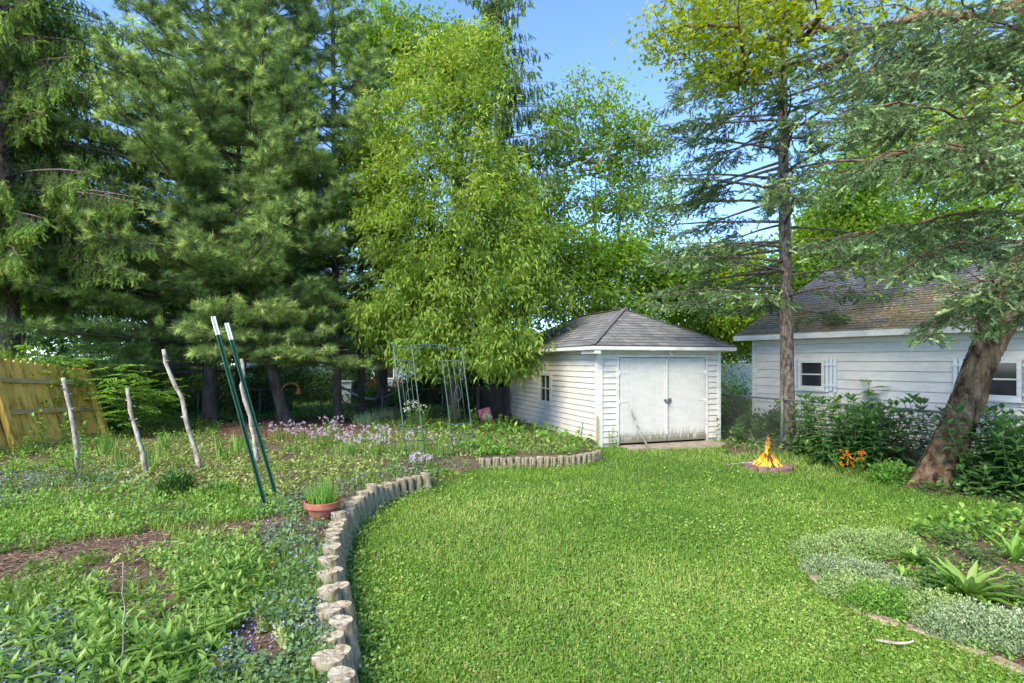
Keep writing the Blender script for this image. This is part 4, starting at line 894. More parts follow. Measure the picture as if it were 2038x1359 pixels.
wood('trunk', tl+[frusta(np.concatenate(e0_), np.concatenate(e1_), np.concatenate(er0), np.concatenate(er1), 4)], M['redbark'], ls, org)
P, A, s_ = twigs_to_tufts(S_, D_, Ln, .066, .32, .12); n = len(P); v = rng.random(n)*.4+.25*s_+.5*(s_ > .9)*rng.random(n)
foliage('crown', [leaves(P[q], A[q], 'twig', .125*rng.uniform(.7, 1.2, int(q.sum())), v=v[q], k=j) for j, q in enumerate([np.arange(n) % 3 == j for j in range(3)])], M['spruce'], ls, org)
print('leaning twigs', n)

# drooping-leaved tree in the middle
rng = np.random.default_rng(31)
def B(x, y, d, rx, ry, rz, w_): return (pt(x, y, d), (rx, ry, rz), w_)
broadleaf('drooping_tree', 'bright green tree of long drooping leaves beside the shed', on(-1.6, 15.4), [(-1.6,15.4,0),(-1.6,15.3,1.5),(-1.55,15.2,3),(-1.5,15,5),(-1.4,14.8,7),(-1.3,14.6,9)],
   [B(900,170,14.5,1.7,1.6,1.7,1.5), B(880,330,14.5,2.1,1.9,1.8,2.2), B(900,480,14.2,2.6,2,1.6,2.6), B(940,600,14,2.6,2,1.2,2.4), B(790,480,15,1.3,1.5,2.6,1.2), B(1010,690,12.3,.85,.9,.75,.9), B(880,690,13.2,1.5,1.2,.9,1.1), B(1010,400,14.6,1.0,1.2,1.6,.8), B(830,200,15,1.0,1,1.6,.5), B(950,110,14.2,.9,.8,1,.35), B(1045,560,13.6,.9,1.2,1.0,1.0), B(760,640,14.2,.9,1.2,.8,.9), B(1050,470,14.2,.7,1,.9,.5), B(740,300,15.2,.9,1,1.8,.6), B(700,420,15.4,.7,1,1.2,.4)],
   1900, 5, 'cherry', per=32, lk='long', L=.15, Wd=.046, spread=.27, droop=.45, rt=.0045, rtrunk=.17, vb=.02, up=.3)
# maple limb hanging in from the upper right
broadleaf('shade_maple', 'yellow-leaved maple reaching in from above at the upper right', on(8.3, 7.1), [(8.3,7.1,0),(8.3,7.1,2),(8.3,7.2,4),(8.2,7.6,6),(7.7,8.4,7.2)]+[pt(1960,40,9.2),pt(1850,30,9.1),pt(1690,62,9)],
   [B(1430,60,9,1.15,1.1,.85,1.2), B(1540,30,9.2,1.1,1.1,.9,1.2), B(1345,40,9,.45,.6,.6,.35), B(1450,150,9.4,.6,.6,.4,.4), B(1660,120,9.8,.8,.8,.7,.4), B(1860,-20,9.5,1.4,1,.7,.5), B(1960,200,10.5,.9,1,1.2,.7), B(1800,520,9.4,.8,.5,.25,.25)],
   520, 6, 'yellow', per=16, lk='maple', L=.085, Wd=.085, spread=.42, droop=.7, rt=.007, rtrunk=.2, bark='redbark', trunk_r1=.3)
# background trees
rng = np.random.default_rng(41)
BT = [
 ('pale-limbed maple with open crown against the blue sky behind the shed', 1185, 24, [(1180,250,120,95,1.4),(1265,320,80,90,.9),(1110,300,60,90,.6),(1190,400,120,70,.8),(1290,430,70,80,.7),(1080,430,60,60,.4)], 'maple', 620, .19, 'palebark', 20, .085, .13),
 ('mid green maple right behind the shed roof', 1165, 19, [(1130,520,110,70,1),(1240,530,100,75,1),(1330,560,70,70,.7),(1180,600,110,40,.6)], 'maple', 680, .16, 'darkbark', 22, 0, .2),
 ('lime green tree between shed and white house', 1400, 21, [(1400,620,110,75,1.2),(1440,540,80,60,.8),(1350,560,60,60,.5),(1460,680,70,40,.5)], 'lime', 620, .16, 'darkbark', 22, 0, .2),
 ('lime green tree directly behind the left end of the white house', 1600, 20, [(1570,560,100,90,1),(1660,480,90,70,.8),(1500,640,60,40,.5)], 'lime', 560, .16, 'darkbark', 22, 0, .1),
 ('large lime green tree over the ridge of the white house', 1830, 24, [(1780,330,160,110,1.4),(1930,300,140,120,1.2),(1700,430,100,80,.9),(1900,440,140,70,.9)], 'lime', 800, .19, 'darkbark', 20, 0, .1),
 ('round green tree showing between the pines and the drooping tree', 760, 21, [(760,90,95,75,1),(860,110,100,80,1),(740,250,70,110,.8),(760,420,70,90,.7)], 'maple', 620, .17, 'darkbark', 22, 0, .15),
 ('dark green tree filling the gap behind the drooping tree', 900, 20, [(860,560,130,110,1),(1010,560,110,100,1),(800,660,100,60,.8),(960,690,130,50,.9)], 'dark', 850, .18, 'darkbark', 22, 0, .1),
 ('tall green tree glimpsed through the leaning pine crown', 480, 27, [(470,330,180,160,1.4),(560,520,140,80,.8),(380,520,150,90,.9)], 'maple', 850, .20, 'darkbark', 20, 0, .15),
 ('light green tree glimpsed behind the leftmost pine', 230, 28, [(200,480,150,100,1),(90,560,130,70,.8),(260,160,140,120,.7)], 'lime', 650, .20, 'darkbark', 18, -.2, .1),
 ('green tree behind the drooping spruce at far left', 40, 27, [(10,250,140,150,1),(-80,400,150,120,1),(40,560,100,60,.7)], 'maple', 600, .2, 'darkbark', 18, 0, .1),
 ('distant green tree above the rear wire fence', 650, 34, [(650,600,120,60,1),(560,640,90,45,.8),(740,640,90,45,.8)], 'maple', 520, .22, 'darkbark', 20, .1, .1),
 ('distant pale green tree low behind the shed roof', 1290, 34, [(1290,650,90,45,1),(1200,660,80,40,.8),(1370,690,70,30,.6)], 'lime', 480, .22, 'darkbark', 18, 0, .1),
 ('distant green tree far beyond the left board fence', 120, 36, [(120,660,130,60,1),(-20,640,120,70,1),(270,680,110,40,.7)], 'dark', 560, .24, 'darkbark', 20, .1, .1),
 ('distant dark tree between the rear pine trunks', 420, 33, [(400,660,120,60,1),(500,620,90,60,.8),(330,720,80,40,.7)], 'dark', 560, .24, 'darkbark', 20, .1, .1),
 ('tall bright green tree between the straight spruce and the leaning one', 1720, 19, [(1690,420,100,110,1.2),(1640,560,90,50,.7),(1760,250,90,90,.6)], 'maple', 560, .15, 'darkbark', 22, 0, .2),
 ('broad green tree crowding behind the far left spruce', -150, 20, [(-60,200,170,200,1.2),(-120,480,170,140,1),(60,60,90,90,.5)], 'maple', 700, .17, 'darkbark', 20, 0, .0),
 ('dark green tree closing the gap above the rear fence left of the hook', 330, 23, [(300,600,130,90,1),(180,500,110,90,.7),(440,640,90,60,.7)], 'dark', 700, .17, 'darkbark', 20, 0, .15),
 ('bright tree beyond the white house roof at the right', 2050, 27, [(2040,420,130,130,1),(2120,250,150,150,1),(1960,150,110,90,.6)], 'yellow', 600, .2, 'darkbark', 18, -.1, .1),
]
for lab, bx, d, bl, lm, n, L, bark, per, extra, vb in BT:
    base = ((bx-CX)*d/F, d, 0.0); top = min(b_[1] for b_ in bl); zt = pt(0, top, d)[2]
    cxm = np.mean([b_[0] for b_ in bl]); T = [base, (base[0]+.1, d, zt*.25), (pt((bx+cxm)/2, 0, d)[0], d+.2, zt*.5), (pt(cxm, 0, d)[0], d, zt*.85)]
    T = [tuple(np.array(T[int(i)])*(1-(i-int(i)))+np.array(T[min(3, int(i)+1)])*(i-int(i))) for i in np.linspace(0, 3, 9)]
    blobs = [(pt(x, y, d+random.uniform(-1, 1)), (rx*d/F, min(rx*d/F, 2.8), ry*d/F), w_) for x, y, rx, ry, w_ in bl]
    open_ = 'open crown' in lab
    broadleaf('leafy_tree', lab, base, T, blobs, n, abs(int(bx))+5, lm, per=int(per*1.5) if not open_ else 22, lk='leaf', L=L*.92, Wd=L*.58, spread=.5 if not open_ else .45, bark=bark, rt=.0085 if not open_ else .016, rtrunk=.2 if not open_ else .14, group='trees beyond the garden', vb=vb, up=.7)
# ------------------------------------------------------------------ far scenery: pale blue house, white garage
def small_house(name, label, X, Y, rz, W_, D_, H_, rise_, sid, roofm, gx=None, windows=()):
    t = thing(name, label, 'house', (X, Y, 0), rz); mb = MB(); siding(mb, 0, W_, 0, H_, .16, [], .018)
    mb.T = Matrix(((0, 1, 0, 0), (-1, 0, 0, D_), (0, 0, 1, 0), (0, 0, 0, 1))); siding(mb, .0, D_-.03, 0, H_, .16); mb.T = Matrix(((0, -1, 0, W_), (1, 0, 0, 0), (0, 0, 1, 0), (0, 0, 0, 1))); siding(mb, .03, D_, 0, H_, .16); mb.T = None
    for x in (.0, W_-.1): mb.add([(x,0,H_),(x,D_,H_),(x,D_/2,H_+rise_),(x+.1,0,H_),(x+.1,D_,H_),(x+.1,D_/2,H_+rise_)], [(0,2,1),(3,4,5),(0,3,5,2),(1,2,5,4),(0,1,4,3)])
    mb.build('wall', M[sid], t); mb = MB(); o_ = .3
    roof_face(mb, (-o_,-o_,H_+.02), (W_+o_,-o_,H_+.02), (W_+o_,D_/2,H_+rise_+.1), (-o_,D_/2,H_+rise_+.1), 26); roof_face(mb, (W_+o_,D_+o_,H_+.02), (-o_,D_+o_,H_+.02), (-o_,D_/2,H_+rise_+.1), (W_+o_,D_/2,H_+rise_+.1), 26)
    rf = mb.build('roof', M[roofm], t)
    if gx:
        mb = MB(); g0, g1, gh_ = gx; c_ = (g0+g1)/2; mb.add([(g0,-1.2,H_),(g1,-1.2,H_),(c_,-1.2,H_+gh_),(g0,.5,H_),(g1,.5,H_),(c_,.5,H_+gh_)], [(0,1,2),(5,4,3),(0,3,4,1)]); mb.box((g0+.1,-1.1,0),(g0+.22,-.98,H_)); mb.box((g1-.22,-1.1,0),(g1-.1,-.98,H_)); mb.build('porch_gable', M[sid], t)
        mb = MB(); roof_face(mb, (g0-.15,1.5,H_-.06), (g0-.15,-1.35,H_-.06), (c_,-1.35,H_+gh_+.06), (c_,1.5,H_+gh_+.06), 10); roof_face(mb, (g1+.15,-1.35,H_-.06), (g1+.15,1.5,H_-.06), (c_,1.5,H_+gh_+.06), (c_,-1.35,H_+gh_+.06), 10); mb.build('porch_roof', M[roofm], t)
    mb = MB(); mb.bar((-o_, -o_+.01, H_-.05), (W_+o_, -o_+.01, H_-.05), .03, .12); mb.build('fascia', M['house_trim'], t)
    for a, c, z0, z1 in windows:
        mb = MB(); mb.box((a-.07,-.05,z0-.07),(c+.07,-.02,z0)); mb.box((a-.07,-.05,z1),(c+.07,-.02,z1+.07)); mb.box((a-.07,-.05,z0),(a,-.02,z1)); mb.box((c,-.05,z0),(c+.07,-.02,z1)); mb.box((a,-.04,(z0+z1)/2-.015),(c,-.028,(z0+z1)/2+.015)); w_ = mb.build('window', M['house_trim'], t)
        mb = MB(); mb.box((a,-.0255,z0),(c,-.0215,z1)); mb.build('pane', M['glass'], w_)
    return t
small_house('blue_house', 'pale blue house with grey roof behind the rear fence', -14.5, 30, R(-4), 13.5, 7, 2.6, 2.0, 'blue_siding', 'shingle', (2.6, 5.4, 1.0), [(1, 1.8, 1, 2), (7.2, 8.2, .9, 2.1), (10.2, 11.2, .9, 2.1)])
small_house('white_garage', 'white garage wall seen between the shed and white house', 9.2, 25, R(8), 6, 5, 2.3, 1.3, 'house_siding', 'shingle', None, [(2.5, 3.2, 1.1, 1.8)])
# yard things seen through the rear fence
def on_(X, Y): return (X, Y, 0)
t = thing('patio_deck', 'low weathered deck in the yard behind the rear fence', 'deck', (-3.4, 23.5, 0)); mb = MB()
for i in range(16): mb.box((0, i*.15, .26), (4.2, i*.15+.14, .30))
mb.build('boards', M['deck'], t); mb = MB(); mb.box((0, -.03, .05), (4.2, -.002, .25)); mb.build('skirt', M['deck'], t)
t = thing('storage_bin', 'white plastic storage bin in the yard behind the rear fence', 'bin', (-7.1, 23.5, 0)); mb = MB(); mb.add([(-.3,-.25,0),(.3,-.25,0),(.3,.25,0),(-.3,.25,0),(-.36,-.3,.9),(.36,-.3,.9),(.36,.3,.9),(-.36,.3,.9)], [(0,3,2,1),(4,5,6,7),(0,1,5,4),(1,2,6,5),(2,3,7,6),(3,0,4,7)]); mb.build('body', M['plastic'], t)
mb = MB(); mb.box((-.4,-.34,.905), (.4,.34,.96)); mb.box((-.15,-.38,.91), (.15,-.341,.95)); mb.build('lid', M['plastic'], t)
def yard_chair(X, Y, rz, label):
    t = thing('garden_chair', label, 'chair', (X, Y, 0), rz, 'orange-brown chairs behind the rear fence'); mb = MB()
    for i in range(5): mb.bar((-.25+i*.125, -.25, .42), (-.25+i*.125, .22, .36), .11, .02)
    mb.build('seat', M['redwood'], t); mb = MB()
    for i in range(5): mb.bar((-.25+i*.125, .22, .36), (-.28+i*.14, .45, 1.05-abs(i-2)*.05), .11, .02, (0, 1, 0))
    mb.build('backrest', M['redwood'], t)
    for sx in (-.31, .31):
        mb = MB(); mb.bar((sx, -.3, .62), (sx, .35, .60), .10, .02); mb.build('armrest', M['redwood'], t)
        for a, c in (((sx, -.24, 0), (sx, -.24, .61)), ((sx, .38, 0), (sx, .2, .6))): mb = MB(); mb.bar(a, c, .035, .08, (0, 1, 0)); mb.build('leg', M['redwood'], t)
yard_chair(-5.75, 23.2, R(15), 'orange-brown garden chair behind the fence, nearer the white bin')
yard_chair(-4.9, 23.3, R(-12), 'orange-brown garden chair behind the fence, nearer the deck')
t = thing('hammock', 'sagging pale cloth hammock on a stand behind the rear fence', 'hammock', (-5.2, 20.6, 0)); V = []; 
for i in range(15):
    for j in range(6): u = i/14; q = j/5-.5; V.append((-1.15+2.3*u, q*.75*math.sin(math.pi*max(.06, min(.94, u))), .80-.50*math.sin(math.pi*u)+.25*q*q+.01*random.random()))
mb = MB(); mb.add(V, [(i*6+j, i*6+j+1, (i+1)*6+j+1, (i+1)*6+j) for i in range(14) for j in range(5)]); mb.build('cloth', M['cloth'], t, smooth=True)
mb = MB(); mb.tube([(-1.3, 0, .95), (-1.1, 0, .3), (-.8, 0, .05), (.8, 0, .05), (1.1, 0, .3), (1.3, 0, .95)], .03, 8); mb.tube([(-.7,-.5,.03),(-.7,.5,.03)], .03, 8); mb.tube([(.7,-.5,.03),(.7,.5,.03)], .03, 8); mb.tube([(-1.3,0,.95),(-1.15,0,.82)], .008, 5); mb.tube([(1.3,0,.95),(1.15,0,.82)], .008, 5); mb.build('stand', M['iron'], t, smooth=True)
# rusty hook on the leaning pine
hk = pt(572, 785, 14.9)
t = thing('rusty_hook', 'rusty curved bracket with a bell on the leaning pine trunk', 'bracket', hk); o = Vector(hk)
P = [Vector(pt(x, y, 14.9))-o for x, y in ((558,778),(568,765),(580,762),(590,765),(594,772))]; mb = MB(); mb.tube(P, .022, 7); mb.build('arm', M['rust'], t, smooth=True)
mb = MB(); c = P[-1]; mb.lathe([(.008, .0), (.05, -.03), (.06, -.10), (.085, -.16), (.080, -.163)], c=c, n=14); mb.build('bell', M['rust'], t, smooth=True)
# bin with its shade put into the dark colour, and pink board beside the shed
q = on(-.33, 15.9)
t = thing('dark_bin', 'open wooden bin coloured dark for shade against the far end of the shed', 'bin', q); mb = MB(); mb.box((-.62,.1,0),(.22,.14,.95)); mb.box((-.62,-.30,0),(-.58,.1,.95)); mb.box((-.58,-.28,.02),(.22,.1,.06)); mb.build('panel', M['shade_wood'], t)
mb = MB(); mb.box((-.68,-.38,0),(-.58,-.302,1.02)); mb.box((.18,-.38,0),(.26,-.302,1.02)); mb.box((-.58,-.375,.94),(.18,-.32,1.0)); mb.build('frame', M['shade_wood'], t)
q = gp(970, 842)
t = thing('painted_board', 'small tilted pink board with a cream round flower by the shed', 'sign', q, R(8)); mb = MB(); T_ = Matrix.Rotation(R(-14), 4, 'Y') @ Matrix.Rotation(R(-12), 4, 'X'); mb.T = T_; mb.box((-.17, -.01, -.02), (.17, .01, .42)); mb.build('board', M['pink'], t)
mb = MB(); mb.T = T_
for k in range(8): a = k*math.pi/4; mb.lathe([(0, 0), (.045, 0)], n=10) if False else mb.add([( .02+.065*math.cos(a)+.04*math.cos(b_), -.014, .2+.065*math.sin(a)+.04*math.sin(b_)) for b_ in np.linspace(0, 2*math.pi, 9)[:-1]], [tuple(range(8))])
mb.build('painted_flower', M['cream'], t)

# ------------------------------------------------------------------ shrubs and plants
def plant_mesh_stems(nst, H, rows, L, W_, kind='long', spread=.25, pair=2, tilt=.55, seed=0, lfrom=.1):
    """upright stems with leaves along them; returns (wood, leaves) arrays around the origin"""
    r = np.random.default_rng(seed); e0, e1, P, A, Nn, Ls, vv = [], [], [], [], [], [], []
    for s in range(nst):
        a = r.uniform(0, 6.28); q = spread*math.sqrt(r.random()); b0 = np.array([q*math.cos(a)*.5, q*math.sin(a)*.5, -.02]); h = H*r.uniform(.65, 1.05); tip = b0+np.array([math.cos(a)*q*.9, math.sin(a)*q*.9, h])
        e0.append(np.array([0, 0, -.02])); e1.append(b0); prev = b0; 
        for i in range(1, rows+1):
            u = i/rows; p = b0+(tip-b0)*u+r.normal(size=3)*.01; e0.append(prev); e1.append(p); prev = p
            if u < lfrom: continue
            th = i*1.57+r.uniform(-.4, .4)
            for k in range(pair+(i == rows)*2):
                t_ = th+k*2*math.pi/(pair+(i == rows)*2); el = tilt*r.uniform(.5, 1.5)+(u-.5)*.5+(.6 if i == rows else 0)
                P.append(p); A.append((math.cos(t_)*math.cos(el), math.sin(t_)*math.cos(el), math.sin(el))); Nn.append((-math.cos(t_)*math.sin(el), -math.sin(t_)*math.sin(el), math.cos(el)+.2)); Ls.append(L*r.uniform(.7, 1.15)*(1-.35*u**2)*(1 if u > .2 else .8)); vv.append(np.clip(.15+.45*u+r.random()*.4, 0, 1))
    P, A, Nn, Ls, vv = map(np.array, (P, A, Nn, Ls, vv)); e0 = np.array(e0); e1 = np.array(e1)
    return frusta(e0, e1, np.full(len(e0), .006), np.full(len(e0), .005), 4), leaves(P, A, kind, Ls, Ls*W_/L, N=Nn, v=vv)
def plant_proto(wd, lv, lm, stem='fresh'):
    mw = fastmesh('stem', wd[0], wd[1], np.full(len(wd[0]), .2)); mw.materials.append(M[stem]); ml = fastmesh('foliage', *lv, smooth=True); ml.materials.append(M[lm]); return mw, ml
def put_plant(name, label, cat, loc, proto, sc=1, rz=0, group=None, extra=None, sz=None):
    t = thing(name, label, cat, loc, rz, group); t.scale = (sc, sc, sz or sc)
    link('stem', proto[0], None, t); link('foliage', proto[1], None, t)
    if extra: link(extra[0], extra[1], None, t)
    return t
weedP = [plant_proto(*plant_mesh_stems(8, 1.0, 9, .24, .095, 'lance', .42, 2, .15, seed=50+i), 'weed') for i in range(4)]
# row of tall dark weeds along the fence
FW = [(1600,878),(1632,876),(1655,900),(1672,880),(1700,905),(1712,886),(1745,900),(1760,918),(1785,905),(1800,930),(1910,945),(1925,915),(1950,950),(1965,925),(1995,955),(2010,930),(2040,960),(2060,935),(2100,960),(1880,925),(1575,870),(1690,870),(1770,880),(1830,905),(1860,905),(1985,905),(2035,905)]
FW += [(x_+14, y_-4) for x_, y_ in FW[::2]]; FW.sort()
nw = 0
for i, (x, y) in enumerate(FW):
    lab = f'tall dark green leafy weed by the chain-link fence, {ordn(i+1)} counting from the shed end'
    q_ = (x-CX)/F; tt = (13.1*q_-4.75)/(2.85+7.7*q_); u_ = (-.45, .35, .05, -.2)[i % 4]+random.uniform(-.1, .1); g = on(4.75+2.85*tt+.938*u_, 13.1-7.7*tt+.347*u_)
    if (x < 1640 and u_ < 0) or (1785 < x < 1975 and u_ < .2): continue
    nw += 1; lab = f'tall dark green leafy weed by the chain-link fence, {ordn(nw)} counting from the shed end'
    put_plant('tall_weed', lab, 'plant', g, weedP[i % 4], random.uniform(.88, 1.12), random.uniform(0, 6), 'weeds along the chain-link fence')
lightP = plant_proto(*plant_mesh_stems(3, .9, 8, .20, .085, 'leaf', .2, 2, .3, seed=60), 'fresh')
frontP = [plant_proto(*plant_mesh_stems(7, .38, 6, .17, .075, 'lance', .30, 2, .35, seed=70+i), 'weed') for i in range(3)]
for i, (x, y) in enumerate([(1590,905),(1640,925),(1700,925),(1950,985),(2005,985),(2050,995),(1480,880),(1450,870),(1520,872)]):
    put_plant('low_weed', f'low leafy weed in front of the fence weeds, {ordn(sorted([1590,1640,1700,1950,2005,2050,1480,1450,1520]).index(x)+1)} from the shed', 'plant', gp(x, y), frontP[i % 3], random.uniform(.8, 1.15), random.uniform(0, 6), 'low weeds before the fence')
# pinnate-leaved sprout
def pinnate(nst, H, nl, LL, n, seed, W_=.035, lf=.10, spreadz=.35):
    r = np.random.default_rng(seed); e0, e1, P, A, Nn, vv = [], [], [], [], [], []
    for s in range(nst):
        a = r.uniform(0, 6.28); tip = np.array([math.cos(a)*spreadz*r.random(), math.sin(a)*spreadz*r.random(), H*r.uniform(.6, 1)]); e0.append(np.zeros(3)); e1.append(tip)
        for k in range(nl):
            u = .25+.75*(k+r.random())/nl; b0 = tip*u; th = r.uniform(0, 6.28); el = r.uniform(.0, .7); d = np.array([math.cos(th)*math.cos(el), math.sin(th)*math.cos(el), math.sin(el)]); L_ = LL*r.uniform(.7, 1.1); prev = b0; cvv = r.random()*.4
            for i in range(1, n+1):
                p = b0+d*L_*i/n+np.array([0, 0, -.35*L_*(i/n)**2]); e0.append(prev); e1.append(p); prev = p; sd_ = np.array([-d[1], d[0], 0])
                if i < n*.25: continue
                for sg in ((1, -1) if i < n else (0,)):
                    P.append(p); A.append(sd_*sg+d*(.55 if sg else 1)+np.array([0, 0, -.25])); Nn.append((r.normal()*.25, r.normal()*.25, 1)); vv.append(np.clip(.3+cvv+r.random()*.3, 0, 1))
    P, A, Nn, vv = map(np.array, (P, A, Nn, vv)); e0 = np.array(e0); e1 = np.array(e1)
    return frusta(e0, e1, np.full(len(e0), .006), np.full(len(e0), .004), 4), leaves(P, A, 'leaf', lf*rng.uniform(.8, 1.15, len(P)), W_, N=Nn, v=vv)
pinP = plant_proto(*pinnate(3, 1.25, 7, .40, 6, 80, .05, .12), 'fresh')
put_plant('young_tree_sprout', 'pale sprout with paired leaflets above the fence weeds by the house', 'plant', gp(1728, 892), pinP, 1.12, 1.0)
eldP = [plant_proto(*pinnate(9, 1.75, 11, .55, 6, 81+i, .055, .15, .75), 'fresh') for i in range(2)]
for i, (x, y, d, s, lab) in enumerate([(255,850,11.6,.92,'big fresh green shrub of paired leaflets before the board fence end'),(95,850,11.2,1.12,'green shrub of paired leaflets arching over the board fence'),(310,840,12.6,.85,'smaller shrub of paired leaflets right of the fence end'),(175,850,12.9,1.1,'paired-leaflet shrub rising behind the far end of the board fence')]):
    X = (x-CX)*d/F; put_plant('leafy_shrub', lab, 'shrub', on(X, d), eldP[i % 2], s, i*2.1, 'paired-leaflet shrubs by the board fence')
def bush(name, label, loc, rx, ry, rz, n, L, W_, lm, kind='leaf', clump=60, group=None, zc=None, vb=0, seed=0, upw=.2, cat='shrub'):
    r = np.random.default_rng(seed+500); t = thing(name, label, cat, loc, 0, group)
    c = r.normal(size=(clump, 3)); c /= np.linalg.norm(c, axis=1, keepdims=True); c *= (r.random((clump, 1))**.4); c[:, 2] = np.abs(c[:, 2]) if zc is None else c[:, 2]
    ii = r.integers(0, clump, n); P = (c[ii]*.85+r.normal(size=(n, 3))*.13)*np.array([rx, ry, rz])+np.array([0, 0, zc or 0]); P[:, 2] = np.maximum(P[:, 2], .01) if zc is None else P[:, 2]
    A = norm(P-np.array([0, 0, (zc or 0)-rz*.2]))*.8+r.normal(size=(n, 3))*.6; A[:, 2] += upw
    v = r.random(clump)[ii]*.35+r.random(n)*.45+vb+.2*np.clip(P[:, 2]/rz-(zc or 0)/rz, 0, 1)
    e0 = np.zeros((clump, 3)); wood('stem', [frusta(e0, c*np.array([rx, ry, rz])*.85+np.array([0, 0, zc or 0]), np.full(clump, .012 if rz > .6 else .004), np.full(clump, .003), 4)], M['darkbark'], t)
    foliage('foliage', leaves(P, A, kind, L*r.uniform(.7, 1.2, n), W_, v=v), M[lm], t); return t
bush('yellow_green_shrub', 'yellow-green shrub rising beyond the board fence at far left', on(-10.3, 10.9), 1.5, 1.2, 2.3, 7000, .10, .06, 'lime', seed=1)
bush('yellow_green_shrub', 'yellow-green low shrub beyond the fence behind paired-leaflet shrubs', on(-10.6, 13.2), 1.3, 1.2, 1.9, 5000, .10, .06, 'fresh', seed=2)
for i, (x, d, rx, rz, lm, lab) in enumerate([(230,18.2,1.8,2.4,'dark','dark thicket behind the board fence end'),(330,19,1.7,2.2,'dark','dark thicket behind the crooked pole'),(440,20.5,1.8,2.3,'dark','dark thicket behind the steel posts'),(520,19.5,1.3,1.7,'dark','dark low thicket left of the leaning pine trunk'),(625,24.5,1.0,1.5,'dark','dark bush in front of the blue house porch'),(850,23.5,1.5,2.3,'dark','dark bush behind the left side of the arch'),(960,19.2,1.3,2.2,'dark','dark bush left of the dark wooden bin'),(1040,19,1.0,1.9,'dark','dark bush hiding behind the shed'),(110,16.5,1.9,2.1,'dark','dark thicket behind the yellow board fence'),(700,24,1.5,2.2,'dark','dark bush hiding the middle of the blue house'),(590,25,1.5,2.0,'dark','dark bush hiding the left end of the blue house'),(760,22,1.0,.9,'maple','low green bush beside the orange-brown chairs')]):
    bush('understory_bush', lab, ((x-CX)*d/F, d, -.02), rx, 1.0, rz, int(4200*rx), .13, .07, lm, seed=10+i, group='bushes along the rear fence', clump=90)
for i, (x, y, rx, rz, lm, lab) in enumerate([(1465,850,.75,1.15,'weed','bushy tangle on the wire fence beside the shed'),(1500,862,.5,.62,'weed','vine tangle on the wire fence left of the straight spruce'),(1545,868,.45,.7,'dark','dark vine tangle right behind the straight spruce trunk'),(1450,790,.9,1.6,'fresh','airy green bush behind the fence beside the shed')]):
    d = gp(x, y)[1]; d = min(d, 15.5); bush('fence_vine', lab, ((x-CX)*d/F, d, 0), rx, .4, rz, int(2600*rx), .075, .05, lm, seed=30+i, group='tangles on the fence by the shed', clump=60)
bush('small_shrub', 'small fresh green shrub at the foot of the leaning trunk', gp(1772, 962), .30, .25, .34, 1500, .06, .035, 'fresh', seed=41)
bush('conifer_seedling', 'small dense dark green shrub in the bed before the crooked pole', gp(352, 985), .22, .2, .30, 1800, .07, .018, 'dark', seed=42, kind='rhomb', vb=.2)
bush('small_shrub', 'low dark green plant left of the steel post feet', gp(440, 988), .22, .2, .16, 700, .06, .03, 'bedleaf', seed=43)
# orange flowers
g = gp(1695, 942); t = thing('orange_flowers', 'clump of orange wallflowers before the fence weeds', 'flowers', g)
wd, lv = plant_mesh_stems(14, .34, 6, .08, .018, 'rhomb', .30, 2, .5, seed=90); pr = plant_proto(wd, lv, 'fresh'); link('stem', pr[0], None, t); link('foliage', pr[1], None, t)
r = np.random.default_rng(91); hc = np.stack([r.uniform(-.22, .22, 22), r.uniform(-.12, .12, 22), r.uniform(.10, .36, 22)], 1); P = np.repeat(hc, 14, 0)+r.normal(size=(308, 3))*.012
foliage('blossom', leaves(P, r.normal(size=(308, 3)), 'round', .019, v=r.random(308)), M['orange'], t)
# shed-side seedling, and weed by the door
sdP = plant_proto(*plant_mesh_stems(1, .55, 5, .17, .07, 'long', .02, 2, .45, seed=92, lfrom=.4), 'weed')
put_plant('seedling', 'single leafy seedling at the right end of the shed front', 'plant', S(2.84, -.16), sdP, 1.0, .5)
sd2 = plant_proto(*plant_mesh_stems(3, .36, 5, .10, .04, 'long', .1, 2, .45, seed=93), 'fresh')
put_plant('seedling', 'small weed beside the left shed door post', 'plant', S(.30, -.12), sd2, 1.0, .5)
# ------------------------------------------------------------------ ground cover (nobody could count it)
rng = np.random.default_rng(77)
def sample(n, y0=748, y1=1560, pw=1.35, x0=-320, x1=2360):
    x = rng.uniform(x0, x1, n); y = y0+(y1-y0)*rng.random(n)**pw
    d = CH*F/(y-HY)
    for _ in range(3): z = gh((x-CX)*d/F, d); d = (CH-z)*F/(y-HY)
    X = (x-CX)*d/F; z = gh(X, d); px, py = pxof(X, d, z); return X, d, z, px, py
def in_shed(X, Y, mrg=0.0):
    c, s = math.cos(sh_ang), math.sin(sh_ang); dx, dy = X-SX, Y-SY; lx, ly = dx*c+dy*s, -dx*s+dy*c
    a = (lx > -mrg) & (lx < SW+mrg) & (ly > -mrg) & (ly < SL+mrg)
    return a | ((lx > D0-.05) & (lx < D2) & (ly > -.62) & (ly < 0))
def ok(X, Y):
    pit = np.hypot(X-fx, Y-fy) > .40; pot_ = np.hypot(X-bx_, Y-by_) > .17
    lg = np.minimum(segdist(X, Y, ROW1), segdist(X, Y, ROW2)) > .07
    hx, hy = X-HXo, Y-HYo; uy = hx*.854+hy*.52; ux = hx*.52-hy*.854; hs = ~((uy > -.02) & (ux > 0) & (uy < 8))
    return pit & pot_ & lg & ~in_shed(X, Y) & hs
def tilt_axis(n, lo, hi):
    a = rng.uniform(0, 2*math.pi, n); e = rng.uniform(lo, hi, n); return np.stack([np.cos(a)*np.cos(e), np.sin(a)*np.cos(e), np.sin(e)], 1), a
